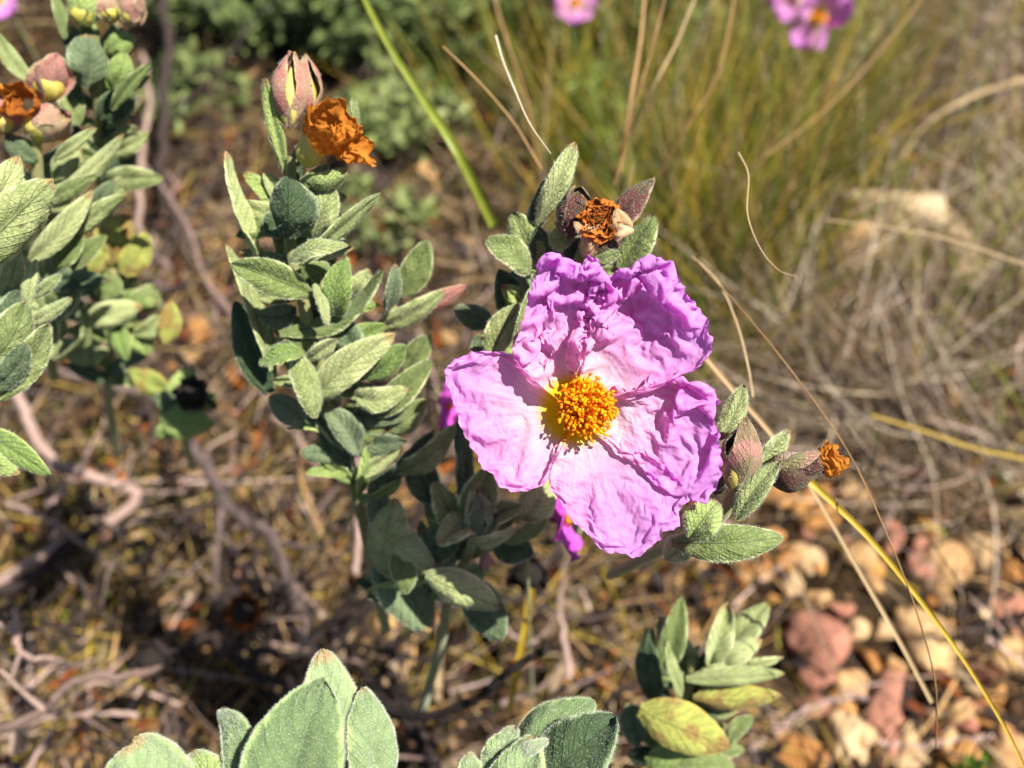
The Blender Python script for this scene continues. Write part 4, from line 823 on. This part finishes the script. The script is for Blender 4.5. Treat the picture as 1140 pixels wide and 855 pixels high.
branch([(160, 60, .12), (165, 120, .12), (155, 200, .11), (160, 270, .08), (190, 300, .05)], .002, .0028, 'barkpale', 'pale peeling twig left of the blackish stem', (), 'dry_twig', 'twig')
branch([(50, 410, .12), (110, 425, .10), (165, 440, .09), (200, 452, .09), (240, 460, .07)], .002, .0026, 'bark', 'grey twig running behind the yellow-green tuft', [(.0014, (165, 440, .09), (170, 480, .07), (160, 520, .06))], 'dry_twig', 'twig')
branch([(150, 275, .09), (165, 310, .09), (195, 320, .08), (215, 315, .08)], .0016, .0012, 'bark', 'small curved grey twig right of the yellow leaves', (), 'dry_twig', 'twig')
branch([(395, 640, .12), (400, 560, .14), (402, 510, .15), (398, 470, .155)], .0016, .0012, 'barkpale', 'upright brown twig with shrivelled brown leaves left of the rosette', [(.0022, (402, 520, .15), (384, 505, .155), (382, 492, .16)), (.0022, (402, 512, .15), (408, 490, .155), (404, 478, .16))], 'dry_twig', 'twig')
branch([(800, 862, .01), (865, 812, .012), (900, 790, .012), (960, 775, .01), (1030, 800, .01)], .0026, .0018, 'barkpale', 'weathered whitish stick on the stones beside the yellowing shoot', [(.0014, (865, 812, .012), (850, 780, .02), (840, 770, .02))], 'dry_stick', 'stick')
branch([(935, 812, .008), (1000, 832, .008), (1060, 826, .008), (1110, 820, .008)], .0022, .0018, 'barkpale', 'broken grey stick lying under the thin stalk at bottom right', (), 'dry_stick', 'stick')
branch([(690, 812, .06), (672, 790, .07), (690, 770, .08), (720, 760, .08)], .0022, .0018, 'barkdark', 'dark bent twig left of the yellowing shoot', (), 'dry_twig', 'twig')
for i, (lb_, px_, r_) in enumerate([
 ('long dark branch curving under the thick grey one', [(330, 660, .05), (262, 650, .05), (235, 700, .05), (205, 725, .05), (150, 760, .03)], .0036),
 ('dark branch rising from lower centre to the shaded rosette', [(330, 740, .06), (360, 700, .07), (410, 665, .09), (445, 640, .10)], .0028),
 ('dark crooked branch crossing behind the nearest bottom leaf', [(225, 700, .05), (275, 745, .05), (320, 765, .06), (370, 800, .06), (420, 850, .05)], .0032),
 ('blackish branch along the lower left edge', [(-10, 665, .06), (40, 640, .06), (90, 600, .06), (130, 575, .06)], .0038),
 ('dark fork below the ragged black seed head', [(270, 690, .05), (290, 720, .05), (300, 770, .04), (290, 830, .02)], .0022),
 ('dark bent branch left of the bottom middle leaves', [(430, 740, .06), (455, 800, .06), (475, 860, .05)], .0034),
 ('thin dark branch above the nearest bottom leaf', [(250, 720, .08), (330, 730, .08), (400, 720, .08), (455, 735, .08)], .0018),
 ('dark twiggy branch left of the bent twig with the knobbly end', [(360, 690, .07), (400, 740, .07), (430, 775, .07), (490, 840, .06)], .0024)]):
    branch(px_, r_, r_ * .8, 'barkdark', lb_, [(r_ * .5, px_[1], (px_[1][0] + 30, px_[1][1] - 34, px_[1][2] + .01), (px_[1][0] + 62, px_[1][1] - 48, px_[1][2] + .01)), (r_ * .45, px_[2], (px_[2][0] - 22, px_[2][1] + 34, px_[2][2]), (px_[2][0] - 25, px_[2][1] + 62, px_[2][2]))])
for i in range(170):
    x = rg.uniform(-20, 640); y = rg.uniform(300, 870); a = rg.normal(.2, .9) + (3.14 if i % 2 else 0) + (.8 if i % 5 == 0 else 0); L = rg.uniform(40, 150); h = rg.uniform(.0, .13); b = rg.normal(0, 16)
    k = i % 4; m_ = ['bark', 'barkdark', 'barkpale', 'barkdark'][k]
    e2 = (x + math.cos(a) * L, y + math.sin(a) * L, max(0, h + rg.normal() * .02)); md = (x + math.cos(a) * L * .5 - math.sin(a) * b, y + math.sin(a) * L * .5 + math.cos(a) * b, h + .006)
    branch([(x, y, h), md, e2], rg.uniform(.0007, .0019), .0005, m_, ['thin grey dry twig in the tangle at lower left', 'thin dark dry twig in the tangle at lower left', 'thin pale dry twig in the tangle at lower left', 'thin dark dry twig in the tangle at lower left'][k],
      [(.0007, md, (md[0] + rg.normal() * 22, md[1] + rg.normal() * 22, md[2] + .01))] if i % 3 == 0 else (), 'dry_twig', 'twig', group=['grey twigs in the lower left tangle', 'dark twigs in the lower left tangle', 'pale twigs in the lower left tangle', 'dark twigs in the lower left tangle'][k])
branch([(1000, 170, .04), (960, 100, .04), (930, 60, .05)], .002, .0016, 'barkpale', 'pale stick leaning in the dry grass at the top right', (), 'dry_stick', 'stick')
branch([(1160, 85, .10), (1090, 105, .09), (1030, 140, .07), (990, 200, .04)], .0026, .0014, 'straw', 'broad tan dry stalk crossing the top right', (), 'dry_stalk', 'stalk')

# distinct stalks and blades: (points: x, y, distance along the view), radius start -> end
def stalk(name, m, label, px, r0, r1, cat='stalk', flat=1.0, n=40):
    c = cr([P(*a) for a in px], n); mb = MB(); r = np.linspace(r0, r1, n)
    if flat == 1: tube(mb, c, r, 6)
    else:
        T = nrm(np.gradient(c, axis=0)); vn = nrm(CO - c); S = nrm(np.cross(T, vn)); Nn = np.cross(S, T)
        k = np.linspace(-1, 1, 5); V = c[:, None] + S[:, None] * (k[None, :, None] * r[:, None, None]) + Nn[:, None] * (np.abs(k)[None, :, None] * r[:, None, None] * .5)
        mb.add(V, grid_faces(n, 5), 0, np.stack([np.linspace(0, 1, n)[:, None] + 0 * k, k + np.zeros((n, 1))], -1)); mb.add(V - Nn[:, None] * .0001, grid_faces(n, 5, 0, True), 0)
    o = mb.build(name, M[m], loc=c[-1]); return tag(o, label, cat)
stalk('dry_stalk', 'straw', 'pale S-shaped curled stalk in front of the tussock, upper right', [(822, 170, .205), (833, 195, .2), (832, 238, .195), (846, 276, .19), (866, 300, .188), (887, 308, .187)], .00024, .00009)
stalk('dry_stalk', 'strawpale', 'whitish bent stalk ending just above the upper leaf', [(552, 40, .215), (560, 68, .212), (575, 105, .205), (590, 138, .2), (613, 171, .196)], .0003, .0001)
stalk('dry_stalk', 'strawbrown', 'brown dry stalk left of the whitish bent one', [(493, 52, .24), (520, 78, .24), (548, 108, .24), (575, 142, .245), (602, 188, .25)], .0003, .0005)
stalk('long_grass', 'grass', 'long bright green blade leaning across the top left of centre', [(392, -30, .30), (430, 45, .29), (470, 108, .285), (510, 170, .28), (550, 250, .30)], .0009, .0021, 'grass blade', .5)
stalk('dry_stalk', 'strawbrown', 'tall brown stalk above the split capsule, leftmost of a crossing pair', [(718, -10, .34), (712, 50, .335), (702, 110, .33), (690, 190, .34)], .0009, .001)
stalk('dry_stalk', 'strawbrown', 'tall brown stalk above the split capsule, rightmost of a crossing pair', [(742, -10, .30), (728, 45, .30), (708, 115, .305), (684, 205, .32)], .0004, .0006)
stalk('dry_stalk', 'straw', 'tan stalk at the top beside the crossing brown pair', [(775, -5, .33), (752, 50, .33), (728, 95, .33), (702, 150, .35)], .0005, .0006)
stalk('dry_stalk', 'strawbrown', 'slim brown stalk standing near the right of the crossing pair', [(820, -20, .36), (800, 80, .37), (765, 140, .38), (730, 200, .40)], .0006, .0008)
stalk('dry_stalk', 'strawbrown', 'brown stalk left of the whitish one at the top', [(548, -10, .40), (565, 50, .40), (585, 110, .41), (600, 190, .43)], .0008, .001)
stalk('dry_stalk', 'strawbrown', 'thin dark stalk sweeping from the tussock down past the orange-tipped capsule', [(775, 290, .215), (830, 350, .21), (890, 425, .205), (945, 505, .2), (985, 590, .195), (1020, 680, .195), (1041, 760, .2), (1042, 832, .21)], .0002, .00022, n=60)
stalk('dry_stalk', 'straw', 'pale arched stalk between the flower and the dark sweeping stalk', [(770, 285, .24), (800, 315, .235), (820, 360, .23), (832, 405, .225), (838, 442, .225)], .0002, .00035)
stalk('long_grass', 'straw', 'tan blade slanting behind the right side of the flower', [(755, 365, .25), (790, 402, .245), (822, 440, .24), (855, 478, .235), (880, 510, .235)], .0009, .0007, 'grass blade', .5)
stalk('long_grass', 'yellow', 'long golden green blade arching from the capsule to the lower right corner', [(880, 515, .205), (915, 548, .205), (965, 596, .205), (1015, 656, .205), (1070, 730, .205), (1120, 812, .205), (1150, 875, .205)], .0010, .0003, 'grass blade', .5, 60)
stalk('long_grass', 'straw', 'pale tan dry blade beside the golden green one', [(896, 530, .245), (925, 580, .245), (965, 650, .245), (1005, 720, .245), (1038, 782, .25)], .0005, .0007, 'grass blade', .5)
stalk('dry_stalk', 'barkdark', 'fine dark stalk crossing the stones at the right edge', [(905, 425, .30), (960, 500, .31), (1020, 580, .32), (1075, 660, .33), (1145, 778, .34)], .0003, .0004)
stalk('dry_stalk', 'barkdark', 'second fine dark stalk, higher up on the right edge', [(1015, 535, .36), (1055, 575, .36), (1100, 610, .36), (1150, 645, .36)], .0003, .0004)
stalk('dry_stalk', 'straw', 'tan arching stalk in front of the big pale rock', [(920, 245, .36), (1000, 255, .36), (1060, 268, .36), (1150, 298, .36)], .0003, .0006)
stalk('dry_stalk', 'strawbrown', 'long thin brown stalk rising through the tussocks', [(850, 175, .42), (910, 130, .42), (960, 80, .42), (1010, 20, .42), (1040, -20, .42)], .0004, .0004)
stalk('long_grass', 'yellow', 'golden blade in the dry grass at the right edge', [(970, 462, .42), (1030, 480, .42), (1090, 500, .42), (1150, 512, .42)], .0007, .0008, 'grass blade', .5)
stalk('long_grass', 'yellow', 'upright tan blade below the lit leaf tip', [(592, 655, .30), (585, 700, .31), (576, 745, .32), (567, 792, .33)], .0017, .0013, 'grass blade', .5)
stalk('long_grass', 'straw', 'faint upright tan blade below the shaded rosette', [(493, 678, .40), (490, 720, .41), (488, 780, .42)], .0018, .0016, 'grass blade', .5)
stalk('dry_stalk', 'thatch', 'grey slanting stalk beside the pink stone', [(880, 620, .36), (905, 690, .36), (930, 750, .36), (945, 800, .37)], .0004, .0004)
stalk('dry_stalk', 'strawbrown', 'stiff brown stalk beside the dry capsule sepal', [(705, 185, .30), (700, 215, .30), (705, 245, .31)], .0003, .0004)
# smaller blooms
def bloom(label, c, r, seed, m='petal', ax=None, np_=5):
    t = thing('small_bloom', c, label, 'flower'); A = nrm(ax if ax is not None else CB); x = nrm(np.cross(A, [.1, .2, .97])); y = np.cross(A, x)
    for i in range(np_):
        a = i / np_ * 6.283 + seed; d = x * math.cos(a) + y * math.sin(a); mb = MB(); leaf_geo(mb, c + d * r * .08, c + d * r + A * r * .25, r * 1.05, 0, 12, -.1, .3, seed * 9 + i, .0001, normal=A, full=1.5, res=(18, 15))
        n_ = sum(len(v) for v in mb.V); V = np.concatenate(mb.V); mb.U = [np.stack([np.linalg.norm(v - c, axis=-1) / r * 3.0, np.full(len(v), a)], -1) for v in mb.V]; mb.V = [v + A * r * .10 * fbm(v * 2.2 / r, 3, seed + i)[:, None] for v in mb.V]
        mb.build('petal', M[m], t)
    mb = MB(); 
    for k in range(26): q = rg.standard_normal(3) * r * .09; blob(mb, c + q + A * r * .15, r * .05, k, 0, 5, 3)
    mb.build('stamens', M['anther'], t); st = MB(); tube(st, cr([c, c - A * r * .8 - [0, 0, .01], np.array([c[0], c[1] + .01, gz(c)])], 10), r * .05, 5); st.build('stalk', M['stem'], t)
bloom('small bright pink bloom far back at the middle of the top edge', P(640, 4, .78), .022, 1)
bloom('drooping lilac bloom cut by the top edge on the right', P(910, 18, .68), .030, 2, ax=CB * .6 - CU * .7 + CR * .3)
bloom('lilac bloom behind the right-hand lilac one at the top', P(886, -8, .72), .026, 5, ax=CB * .7 - CU * .3)
bloom('violet bloom cut off in the top left corner', P(-2, -2, .5), .014, 3)
bloom('magenta bloom in shade half hidden under the lower petal', P(622, 582, .24), .0125, 4, 'petalshade', CB * .15 + CU * .3 + CR * .9)
bloom('dim magenta bloom peeping out left of the left petal', P(497, 452, .27), .009, 6, 'petalshade', CB * .3 + CR * .9)
for i, (x, y, d, r, lb) in enumerate([(215, 438, .29, .0042, 'round black seed head on the yellow-green tuft'), (169, 733, .36, .0062, 'round black seed head beside the whitish twig'), (588, 640, .31, .0056, 'black seed head just below the shaded rosette'), (272, 680, .37, .0058, 'ragged black seed head with an orange rim on the dark branch')]):
    c = P(x, y, d); mb = MB(); blob(mb, c, r, i + 3, 0, 16, 10, (1, .9, 1.05), .35, CB); t = thing('seed_head', c, lb, 'seed head'); mb.build('husk', M['black'], t)
    crumpled(t, 'calyx', 'barkdark' if i != 3 else 'rustdark', c - CB * r * .2, r * 1.25, 60 + i, .5, CB, .6, (14, 24)); stem(t, [c - CB * r * .6, c - CB * r * 3 - [0, 0, .01], G(x, y + 20)], .0008, .0012, 'barkdark')
